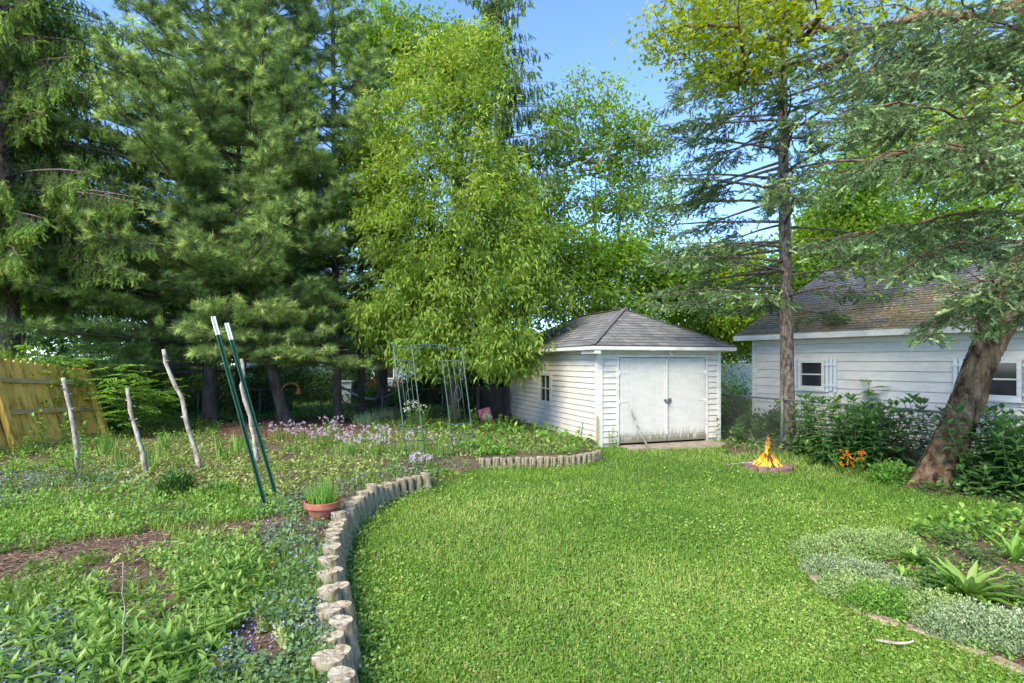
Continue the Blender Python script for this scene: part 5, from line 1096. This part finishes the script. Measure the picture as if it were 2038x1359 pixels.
def cover(name, label, cat, m, n, mask, kind, L, W_, H, el=(.0, .8), v=None, grow=.10, pw=1.35, y0=748, flat=False, vfun=None):
    X, Y, z, px, py = sample(n, y0=y0, pw=pw); k = mask(X, Y, px, py) & ok(X, Y); X, Y, z = X[k], Y[k], z[k]; n_ = len(X)
    sc = 1+grow*np.maximum(0, Y-3.0); A, _ = tilt_axis(n_, *el)
    P = np.stack([X, Y, z+rng.random(n_)**1.3*H*np.minimum(sc, 1.6)-.004], 1)
    Nn = rng.normal(size=(n_, 3))*.35+np.array([0, 0, 1.])
    vv = vfun(X, Y, n_) if vfun else rng.random(n_)
    o = foliage(name, leaves(P, A, kind, L*sc*rng.uniform(.65, 1.25, n_), W_*sc*rng.uniform(.8, 1.2, n_), N=Nn, v=vv), M[m])
    print(name, n_); return tagit(o, label, cat, None, 'stuff')
inG = lambda X, Y: inpoly(X, Y, POLY)
lawnm = lambda X, Y, px, py: ~inG(X, Y) & ~inpoly(px, py, RBED) & ~(inpoly(px, py, SHADEBED) & (rng.random(X.shape) < .8)) & (Y < 40)
def lawnv(o): return lambda X, Y, n_: np.clip(.02+.55*vn(X, Y, 1.0, o)+.35*vn(X, Y, .35, o+2)+.75*(rng.random(n_)-.38), 0, 1)
cover('lawn_grass', 'short bright lawn grass across the right half', 'grass', 'grass', 520000, lambda X, Y, px, py: lawnm(X, Y, px, py) & (rng.random(X.shape) < .55+.45*np.clip((Y-3)/4, 0, 1)*(.5+vn(X, Y, 1.5, 2))), 'blade', .045, .0055, .0, (.35, 1.45), vfun=lawnv(1), grow=.10)
cover('lawn_clover', 'clover and creeping weeds mixed into the near lawn', 'ground cover', 'clover', 520000, lambda X, Y, px, py: lawnm(X, Y, px, py) & (rng.random(X.shape) < np.clip(1.25-(Y-2)/6, .03, 1)*np.clip(.3+1.1*vn(X, Y, 1.8, 5), 0, 1)), 'round', .0165, .0165, .028, (-.2, .8), vfun=lawnv(3), grow=.10)
# left garden
bedm = lambda X, Y, px, py: inG(X, Y) & (Y < 17) & ~(inpoly(px, py, MULCH) & (vn(X, Y, 3.3, 6)+.25*rng.random(X.shape) < .86))
CREV = lambda X, Y, px, py: bedm(X, Y, px, py)
BLUE = [(500,1010),(600,985),(700,960),(790,925),(900,915),(970,930),(860,950),(700,1010),(672,1060),(650,1200),(720,1400),(400,1560),(380,1340),(480,1250),(540,1180),(520,1100)]
BLUE2 = [(-300,960),(0,945),(160,935),(300,950),(230,975),(100,990),(0,1020),(-300,1060)]
BLUE3 = [(-300,1180),(60,1190),(160,1250),(200,1370),(60,1560),(-300,1560)]
SED = [(-300,1000),(100,985),(300,975),(520,985),(600,1010),(560,1035),(430,1045),(330,1048),(240,1065),(80,1080),(-300,1110)]
PALE = [(180,900),(330,880),(520,900),(720,915),(800,935),(690,970),(600,990),(420,990),(260,960),(170,940)]
isblue = lambda px, py: inpoly(px, py, BLUE) | inpoly(px, py, BLUE2) | inpoly(px, py, BLUE3)
cover('log_base_weeds', 'clover and grass growing against the foot of the logs', 'ground cover', 'clover', 400000, lambda X, Y, px, py: ~inG(X, Y) & ((segdist(X, Y, ROW1) < .30) & (rng.random(X.shape) < .9-2.2*segdist(X, Y, ROW1)) | (segdist(X, Y, ROW2) < .16)), 'leaf', .028, .018, .085, (-.1, 1.2), grow=.05)
cover('lawn_fallen_petals', 'small pale petals and flecks scattered on the lawn', 'petals', 'white', 9000, lambda X, Y, px, py: lawnm(X, Y, px, py) & (rng.random(X.shape) < .35*vn(X, Y, .8, 3)), 'round', .012, .010, .035, (-.1, .3))
cover('lawn_dry_bits', 'dry stems and dead blades lying in the lawn', 'straw', 'straw', 90000, lambda X, Y, px, py: lawnm(X, Y, px, py) & (rng.random(X.shape) < .35*vn(X, Y, 1.3, 8)), 'blade', .045, .0035, .035, (-.1, .4))
cover('bed_bugle_leaves', 'creeping grey-green leaves beside the log edging', 'ground cover', 'bugle', 260000, lambda X, Y, px, py: bedm(X, Y, px, py) & isblue(px, py) & (vn(X, Y, 3, 1) > .28), 'leaf', .030, .020, .07, (-.2, .9), pw=1.15)
cover('bed_bugle_flowers', 'tiny blue-violet flowers scattered beside the log edging', 'flowers', 'blueflower', 60000, lambda X, Y, px, py: bedm(X, Y, px, py) & isblue(px, py) & (vn(X, Y, 2.2, 4) > .35) & (rng.random(X.shape) < .75), 'round', .012, .012, .10, (0, 1.2), pw=1.15)
cover('bed_sedum', 'bright yellow-green low carpet across the middle of the bed', 'ground cover', 'fresh', 330000, lambda X, Y, px, py: bedm(X, Y, px, py) & inpoly(px, py, SED), 'leaf', .034, .017, .07, (.2, 1.4), pw=1.3, vfun=lambda X, Y, n_: np.clip(.25+.5*vn(X, Y, 2.5)+.4*rng.random(n_), 0, 1))
cover('bed_white_flowers', 'small white blossoms over the yellow-green carpet', 'flowers', 'white', 40000, lambda X, Y, px, py: bedm(X, Y, px, py) & inpoly(px, py, [(-100,960),(250,950),(280,990),(100,1040),(-100,1060)]) & (rng.random(X.shape) < .10) & (vn(X, Y, 3.1) > .5), 'round', .022, .022, .12, (0, 1.2))
cover('bed_pale_cover', 'pale straw-green creeping cover in the far bed', 'ground cover', 'sedum', 260000, lambda X, Y, px, py: bedm(X, Y, px, py) & inpoly(px, py, PALE) & (vn(X, Y, 2.6, 7) > .25), 'leaf', .034, .022, .06, (-.1, 1.0), pw=1.5)
cover('bed_mixed_weeds', 'mixed green weeds growing through the bark mulch', 'ground cover', 'bedleaf', 420000, lambda X, Y, px, py: bedm(X, Y, px, py) & ~isblue(px, py) & ~inpoly(px, py, SED) & ~inpoly(px, py, PALE) & ~(inpoly(px, py, REDM) & (rng.random(X.shape) < .96)) & (vn(X, Y, 2.3, 9)+.35*rng.random(X.shape) > np.where(py < 850, .25, .62)), 'leaf', .036, .020, .075, (-.1, 1.2), pw=1.35, vfun=lambda X, Y, n_: np.clip(.15+.45*vn(X, Y, 2.1, 4)+.45*rng.random(n_), 0, 1))
cover('bed_grass_blades', 'loose grass blades among the bed weeds', 'grass', 'grass', 150000, lambda X, Y, px, py: bedm(X, Y, px, py) & ~(inpoly(px, py, REDM)) & (vn(X, Y, 1.9, 12) > .6), 'blade', .08, .007, .0, (.7, 1.5), pw=1.35)
cover('bed_tall_sprigs', 'taller fine sprigs standing among the bed weeds', 'weeds', 'sedum', 7000, lambda X, Y, px, py: bedm(X, Y, px, py) & (Y < 12) & (vn(X, Y, 2.8, 15) > .60) & ~inpoly(px, py, REDM) & (segdist(X, Y, ROW1) > .3), 'spray', .08, .08, .03, (.7, 1.5), pw=1.3, grow=.04)
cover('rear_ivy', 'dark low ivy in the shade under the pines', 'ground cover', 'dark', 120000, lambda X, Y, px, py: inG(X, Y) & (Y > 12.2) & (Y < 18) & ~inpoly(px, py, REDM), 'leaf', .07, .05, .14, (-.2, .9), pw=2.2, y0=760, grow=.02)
cover('yard_grass', 'bright grass of the yard beyond the rear fence', 'grass', 'grass', 260000, lambda X, Y, px, py: (Y > 17.3) & (Y < 40), 'blade', .10, .016, .0, (.6, 1.5), pw=1.0, y0=748, grow=.03)
chipm = lambda X, Y, px, py: (inG(X, Y) & (Y < 14) & ~inpoly(px, py, REDM)) | inpoly(px, py, RBED)
cover('bark_chips', 'brown bark chips and twigs covering the bed soil', 'mulch', 'chip', 170000, lambda X, Y, px, py: chipm(X, Y, px, py) & ((rng.random(X.shape) < .45) | inpoly(px, py, MULCH)), 'rhomb', .040, .010, .012, (-.15, .3), pw=1.25)
cover('red_bark_chips', 'reddish bark mulch patch before the pines', 'mulch', 'redchip', 90000, lambda X, Y, px, py: inpoly(px, py, REDM) & inG(X, Y), 'rhomb', .06, .025, .02, (-.15, .35), pw=2.0)
cover('dry_straw', 'dry straw lying along the mulch path', 'straw', 'straw', 26000, lambda X, Y, px, py: (inpoly(px, py, MULCH) | (inG(X, Y) & (rng.random(X.shape) < .06))), 'blade', .16, .0035, .012, (-.05, .12))
cover('shade_ivy', 'low leaves in the shade under the leaning tree', 'ground cover', 'weed', 150000, lambda X, Y, px, py: inpoly(px, py, SHADEBED) & ~inG(X, Y) & (vn(X, Y, 2.5) > .33), 'leaf', .055, .038, .10, (-.2, .8), pw=1.6)
cover('rear_cover_by_shed', 'green leafy cover in the bed along the shed side', 'ground cover', 'fresh', 120000, lambda X, Y, px, py: inG(X, Y) & inpoly(px, py, [(860,860),(960,850),(1020,845),(1190,895),(1185,905),(1100,915),(960,915),(880,905)]) & (vn(X, Y, 2.2, 3) > .42), 'leaf', .06, .035, .16, (.0, 1.2), pw=2.0)
# right bed cover
cover('right_bed_weeds', 'fresh green leaves crowding the rear of the right bed', 'ground cover', 'fresh', 120000, lambda X, Y, px, py: inpoly(px, py, [(1780,1062),(1900,1035),(2350,1010),(2400,1150),(2060,1120),(1960,1080),(1880,1082)]) & (vn(X, Y, 2.5) > .3), 'leaf', .06, .034, .13, (-.1, 1.0), pw=1.2)
cover('right_bed_seedlings', 'scattered small weeds growing in the right bed mulch', 'ground cover', 'fresh', 150000, lambda X, Y, px, py: inpoly(px, py, RBED) & (vn(X, Y, 5.5, 3) > .50), 'leaf', .032, .017, .06, (-.1, 1.1), pw=1.1)

# mounds of fine silvery and green leaves around the right bed
def mound(name, label, px, py, rx, ry, h, m, n, L, W_, seed, group):
    g = gp(px, py); r = np.random.default_rng(seed); t = thing(name, label, 'plant', g, 0, group)
    a = r.uniform(0, 6.28, n); q = np.sqrt(r.random(n)); lump = .7+.35*np.sin(a*4+seed)*np.sin(q*9+seed)+.3*r.normal(size=n); z = h*np.sqrt(np.maximum(0, 1-q**2*.95))*np.clip(lump, .15, 1.3)*r.random(n)**.35
    P = np.stack([q*rx*np.cos(a), q*ry*np.sin(a), np.maximum(z, .004)], 1); A = r.normal(size=(n, 3))*.6+np.array([0, 0, .9]); 
    foliage('foliage', leaves(P, A, 'leaf', L*r.uniform(.7, 1.2, n), W_, v=np.clip(.2+.5*z/h+.4*r.random(n)-.1, 0, 1)), M[m], t)
    k = 40; a = r.uniform(0, 6.28, k); q = r.random(k)*.8; wood('stem', [frusta(np.zeros((k, 3)), np.stack([q*rx*np.cos(a), q*ry*np.sin(a), h*.8*np.sqrt(1-q**2*.9)], 1), np.full(k, .003), np.full(k, .002), 3)], M['darkbark'], t); return t
MG = 'fine-leaved mounds edging the right bed'
mound('herb_mound', 'woolly green mound at the far left tip of the right bed', 1640, 1110, 0.291, 0.300, 0.163, 'thyme', 6500, .022, .010, 1, MG)
mound('herb_mound', 'woolly green mound along the back of the right bed, nearer the tip', 1705, 1096, 0.336, 0.300, 0.175, 'thyme', 6500, .022, .010, 2, MG)
mound('herb_mound', 'woolly green mound along the back of the right bed, nearer the dark rosette', 1768, 1094, 0.314, 0.300, 0.175, 'thyme', 6000, .022, .010, 3, MG)
mound('herb_mound', 'silver mound on the left tip of the right bed', 1655, 1142, 0.246, 0.225, 0.125, 'silver', 5500, .020, .009, 4, MG)
mound('herb_mound', 'silver mound in the middle of the right bed', 1715, 1150, 0.269, 0.200, 0.125, 'silver', 5500, .020, .009, 5, MG)
mound('herb_mound', 'bright green mound beside the edging bricks, nearer the tip', 1690, 1185, 0.246, 0.213, 0.138, 'thyme', 5500, .022, .012, 6, MG)
mound('herb_mound', 'bright green mound beside the edging bricks, by the mulch gap', 1752, 1208, 0.269, 0.213, 0.150, 'fresh', 5500, .022, .012, 7, MG)
mound('herb_mound', 'small sparse silver mound beside the mulch of the right bed', 1790, 1172, 0.179, 0.125, 0.088, 'silver', 2600, .020, .009, 8, MG)
mound('herb_mound', 'yellow-green mound before the big rosette plant', 1862, 1225, 0.269, 0.200, 0.138, 'thyme', 5500, .022, .011, 9, MG)
mound('herb_mound', 'pale silver-green mound at the near edge of the right bed', 1935, 1262, 0.336, 0.250, 0.163, 'silver', 7500, .021, .010, 10, MG)
mound('herb_mound', 'pale silver-green mound cut by the right frame edge', 2032, 1280, 0.314, 0.250, 0.163, 'silver', 7000, .021, .010, 11, MG)
# rosettes in the right bed
def rosette(name, label, px, py, n, L, W_, m, seed, lo=.15, hi=1.25, cat='plant', kind='lance', group=None, loc=None):
    g = loc or gp(px, py); r = np.random.default_rng(seed); t = thing(name, label, cat, g, 0, group); a = np.arange(n)*2.4+r.normal(size=n)*.15; el = lo+(hi-lo)*(np.arange(n)/n)+r.normal(size=n)*.08
    for part_i in (0,):
        A = np.stack([np.cos(a)*np.cos(el), np.sin(a)*np.cos(el), np.sin(el)], 1); N_ = np.stack([-np.cos(a)*np.sin(el), -np.sin(a)*np.sin(el), np.cos(el)], 1); P = A*np.array([.02, .02, 0])
        foliage('foliage', leaves(P, A, kind, L*r.uniform(.75, 1.1, n), W_*r.uniform(.85, 1.15, n), N=N_, v=np.clip(.25+.5*np.arange(n)/n+.2*r.random(n), 0, 1)), M[m], t)
    return t
rosette('broad_rosette', 'large rosette of long ribbed dock-like leaves in the right bed', 1925, 1188, 44, .33, .060, 'bedleaf', 5)
rosette('leafy_rosette', 'medium dark green rosette behind the large ribbed rosette', 1820, 1120, 60, .15, .042, 'bedleaf', 6, .1, 1.3)
rosette('leafy_rosette', 'small green rosette left of the large ribbed rosette', 1797, 1150, 40, .12, .034, 'fresh', 7, .1, 1.3)
for i_, (x_, y_, lab_) in enumerate([(1870,1135,'small leafy clump behind the large ribbed rosette'),(1960,1120,'leafy clump between the large rosette and the upright blade leaves'),(2010,1200,'leafy clump at the right frame edge beyond the silver mounds'),(1850,1180,'low leafy clump left of the large ribbed rosette'),(1900,1090,'leafy clump at the back of the right bed mulch')]): put_plant('bed_clump', lab_, 'plant', gp(x_, y_), frontP[i_ % 3], .42, i_*1.7, 'leafy clumps in the right bed')
rosette('broad_iris', 'broad upright blade leaves beside the right frame edge', 2018, 1120, 9, .32, .05, 'fresh', 8, .9, 1.45)
# edging bricks of the right bed
eb = resample([gp(*q)[:2] for q in [(1600,1128),(1610,1142),(1640,1170),(1680,1200),(1725,1228),(1790,1248),(1850,1262),(1920,1290),(2000,1325),(2060,1350)]], .205)
for i in range(len(eb)-1):
    a, c = Vector((*eb[i], 0)), Vector((*eb[i+1], 0)); mid = (a+c)/2; d = c-a; t = thing('edging_brick', f'worn flat edging brick, {ordn(i+1)} from the far tip of the right bed', 'brick', (mid.x, mid.y, 0), math.atan2(d.y, d.x)+random.uniform(-.06, .06), 'bricks edging the right bed')
    mb = MB(); w_ = .094; z1 = .022+random.uniform(-.006, .006); mb.add([(-w_,-.045,-.03),(w_,-.045,-.03),(w_,.045,-.03),(-w_,.045,-.03),(-w_,-.045,z1-.008),(w_,-.045,z1-.008),(w_,.045,z1-.008),(-w_,.045,z1-.008),(-w_+.01,-.037,z1),(w_-.01,-.037,z1),(w_-.01,.037,z1),(-w_+.01,.037,z1)],
        [(0,3,2,1),(8,9,10,11),(0,1,5,4),(1,2,6,5),(2,3,7,6),(3,0,4,7),(4,5,9,8),(5,6,10,9),(6,7,11,10),(7,4,8,11)]); mb.build('brick', M['paver'], t)
# bark curl lying on the lawn
g = gp(1778, 1293); t = thing('bark_curl', 'curled pale strip of bark lying on the near lawn', 'bark', (g[0], g[1], .03)); V = []
for i in range(11):
    u = i/10; x = -.11+.22*u; yv = .018*math.sin(u*5); zz = .006+.02*(u-.5)**2*4
    for j in range(4): q = j/3-.5; V.append((x, yv+q*.03*math.sin(math.pi*min(.95, u+.08)), zz+.012*math.cos(q*3)))
mb = MB(); mb.add(V, [(i*4+j, (i+1)*4+j, (i+1)*4+j+1, i*4+j+1) for i in range(10) for j in range(3)]); mb.build('strip', M['stick'], t, smooth=True)
# foreground leafy clumps in rows
fgP = [plant_proto(*plant_mesh_stems(6, .30, 5, .17, .044, 'lance', .30, 2, .35, seed=120+i), 'bedleaf') for i in range(4)]
rows_ = [('near', [(95,1330),(170,1318),(250,1322),(330,1335),(400,1322),(160,1380),(300,1385)]), ('second', [(150,1272),(225,1262),(300,1270)]), ('third', [(215,1208),(350,1222),(410,1202)]), ('fourth', [(430,1160),(480,1140),(520,1170),(505,1118)])]
for rn, L_ in rows_:
    for j, (x, y) in enumerate(sorted(L_)): put_plant('leafy_clump', f'clump of long pointed leaves in the {rn} row of the bed, {ordn(j+1)} from the left', 'plant', gp(x, y), fgP[(j+len(rn)) % 4], random.uniform(.62, .85)*(.8 if rn == 'fourth' else 1), random.uniform(0, 6), 'long-leaved clumps in the near bed')
# thin cane
stick('thin_cane', 'thin pale upright cane among the near leafy clumps', [gp(242, 1350), pt(246, 1230, gp(242, 1350)[1]), pt(245, 1118, gp(242, 1350)[1])], .0045, .0025, M['stick'], 'cane', None, 0)
# far bed clumps
stP = [plant_proto(*plant_mesh_stems(5, .55, 8, .13, .045, 'lance', .25, 2, .4, seed=140+i), 'fresh') for i in range(3)]
for i, (x, y, s, lab) in enumerate([(115,900,1.25,'tall broad-leaved plant against the board fence'),(155,958,.9,'leafy plant at the foot of the fence-side pole'),(60,905,.8,'heart-leaved plant under the board fence, left of the taller one'),(20,985,.8,'leafy plant at the left frame edge in blue flowers'),(200,890,.8,'leafy weed right of the fence-side pole'),(450,840,.8,'leafy weeds before the reddish mulch'),(640,885,.7,'green leafy clump left of the chives'),(830,850,1.0,'leafy green plant behind the left arch panel'),(900,845,1.0,'leafy green plant between the arch panels'),(960,858,.9,'leafy green plant before the pink board'),(1010,862,.8,'leafy green plant at the shed side, left of the window'),(1085,872,.7,'leafy green plant under the shed window'),(1150,885,.7,'leafy green plant near the shed corner')]):
    put_plant('leafy_plant', lab, 'plant', gp(x, y), stP[i % 3], s, i*1.3, 'leafy plants of the far bed')
# grass-like clumps: irises and chives
def blades(name, label, px, py, n, h, w_, m, seed, spr=.12, flowers=0, group=None, cat='plant', fm='purple', lean_=.35):
    g = gp(px, py); r = np.random.default_rng(seed); t = thing(name, label, cat, g, 0, group); a = r.uniform(0, 6.28, n); q = spr*np.sqrt(r.random(n)); P = np.stack([q*np.cos(a), q*np.sin(a), np.full(n, -.01)], 1)
    A = np.stack([np.cos(a)*lean_*r.random(n)+r.normal(size=n)*.08, np.sin(a)*lean_*r.random(n)+r.normal(size=n)*.08, np.ones(n)], 1); H_ = h*r.uniform(.5, 1.1, n)
    foliage('blades', leaves(P, A, 'blade', H_, w_, N=np.stack([-np.cos(a), -np.sin(a), np.full(n, .1)], 1)+r.normal(size=(n, 3))*.3, v=r.random(n)), M[m], t)
    if flowers:
        k = r.integers(0, n, flowers); c = P[k]+norm(A[k])*(H_[k, None]*1.12+.03); rep = 14; PP = np.repeat(c, rep, 0)+r.normal(size=(flowers*rep, 3))*.009
        foliage('blossom', leaves(PP, r.normal(size=(flowers*rep, 3)), 'rhomb', .026, .012, v=np.repeat(r.random(flowers), rep)*.6+r.random(flowers*rep)*.4), M[fm], t)
    return t
CHV = [(600,880,'leftmost chive clump on the reddish mulch'),(630,890,'chive clump in front of the reddish mulch'),(668,885,'chive clump among purple heads left of centre'),(695,905,'chive clump with dense heads nearest the lawn'),(715,885,'chive clump with dense pale purple heads'),(745,905,'chive clump left of the arch foot'),(760,880,'chive clump behind, left of the arch'),(800,905,'chive clump between the left arch uprights'),(835,895,'chive clump just right of the left arch panel'),(880,905,'chive clump in the arch opening'),(660,862,'far chive clump at the mulch edge'),(560,875,'sparse chive clump left of the others')]
for i, (x, y, lab) in enumerate(CHV): blades('chive_clump', lab, x, y, 110, .30, .007, 'bedleaf', 200+i, .20, 26 if x < 800 else 10, 'chives in flower by the arch', 'flowers')
for i, (x, y, lab) in enumerate([(235,935,'iris clump left of the second pole'),(300,930,'iris clump with tall blades right of the second pole'),(330,900,'iris clump behind the poles'),(445,915,'sparse iris clump left of the steel posts'),(210,905,'thin iris clump nearer the board fence'),(475,900,'iris blades beside the lichen-spotted pole')]): blades('iris_clump', lab, x, y, 26, .42, .022, 'fresh', 230+i, .13, 0, 'irises in the far bed', 'plant', lean_=.5)
for i, (x, y, lab) in enumerate([(765,838,'silvery grass-like tuft behind the left arch panel'),(730,845,'silvery tuft left of the arch')]): blades('silver_tuft', lab, x, y, 300, .40, .009, 'silver', 250+i, .35, 0, 'silvery tufts behind the arch', 'plant', lean_=.7)
blades('purple_flower_clump', 'low purple flowers at the foot of the left arch panel', 835, 925, 60, .12, .01, 'bugle', 260, .16, 40, None, 'flowers')
g = gp(822, 850); t = thing('white_flower_clump', 'cream white flowers inside the left arch panel', 'flowers', g); wd, lv = plant_mesh_stems(7, .62, 7, .12, .05, 'long', .2, 2, .4, seed=270); pr = plant_proto(wd, lv, 'fresh'); link('stem', pr[0], None, t); link('foliage', pr[1], None, t)
r = np.random.default_rng(271); hc = np.stack([r.uniform(-.25, .3, 16), r.uniform(-.15, .1, 16), r.uniform(.42, .68, 16)], 1); P = np.repeat(hc, 8, 0)+r.normal(size=(128, 3))*.018; foliage('blossom', leaves(P, r.normal(size=(128, 3)), 'leaf', .055, .03, v=r.random(128)), M['white'], t)
for i, (x, y, lab) in enumerate([(990,902,'low green mat inside the short log edging'),(940,890,'low green mat right of the arch')]): mound('low_mat', lab, x, y, .30, .16, .10, 'fresh', 2500, .045, .02, 300+i, 'low mats by the short edging')
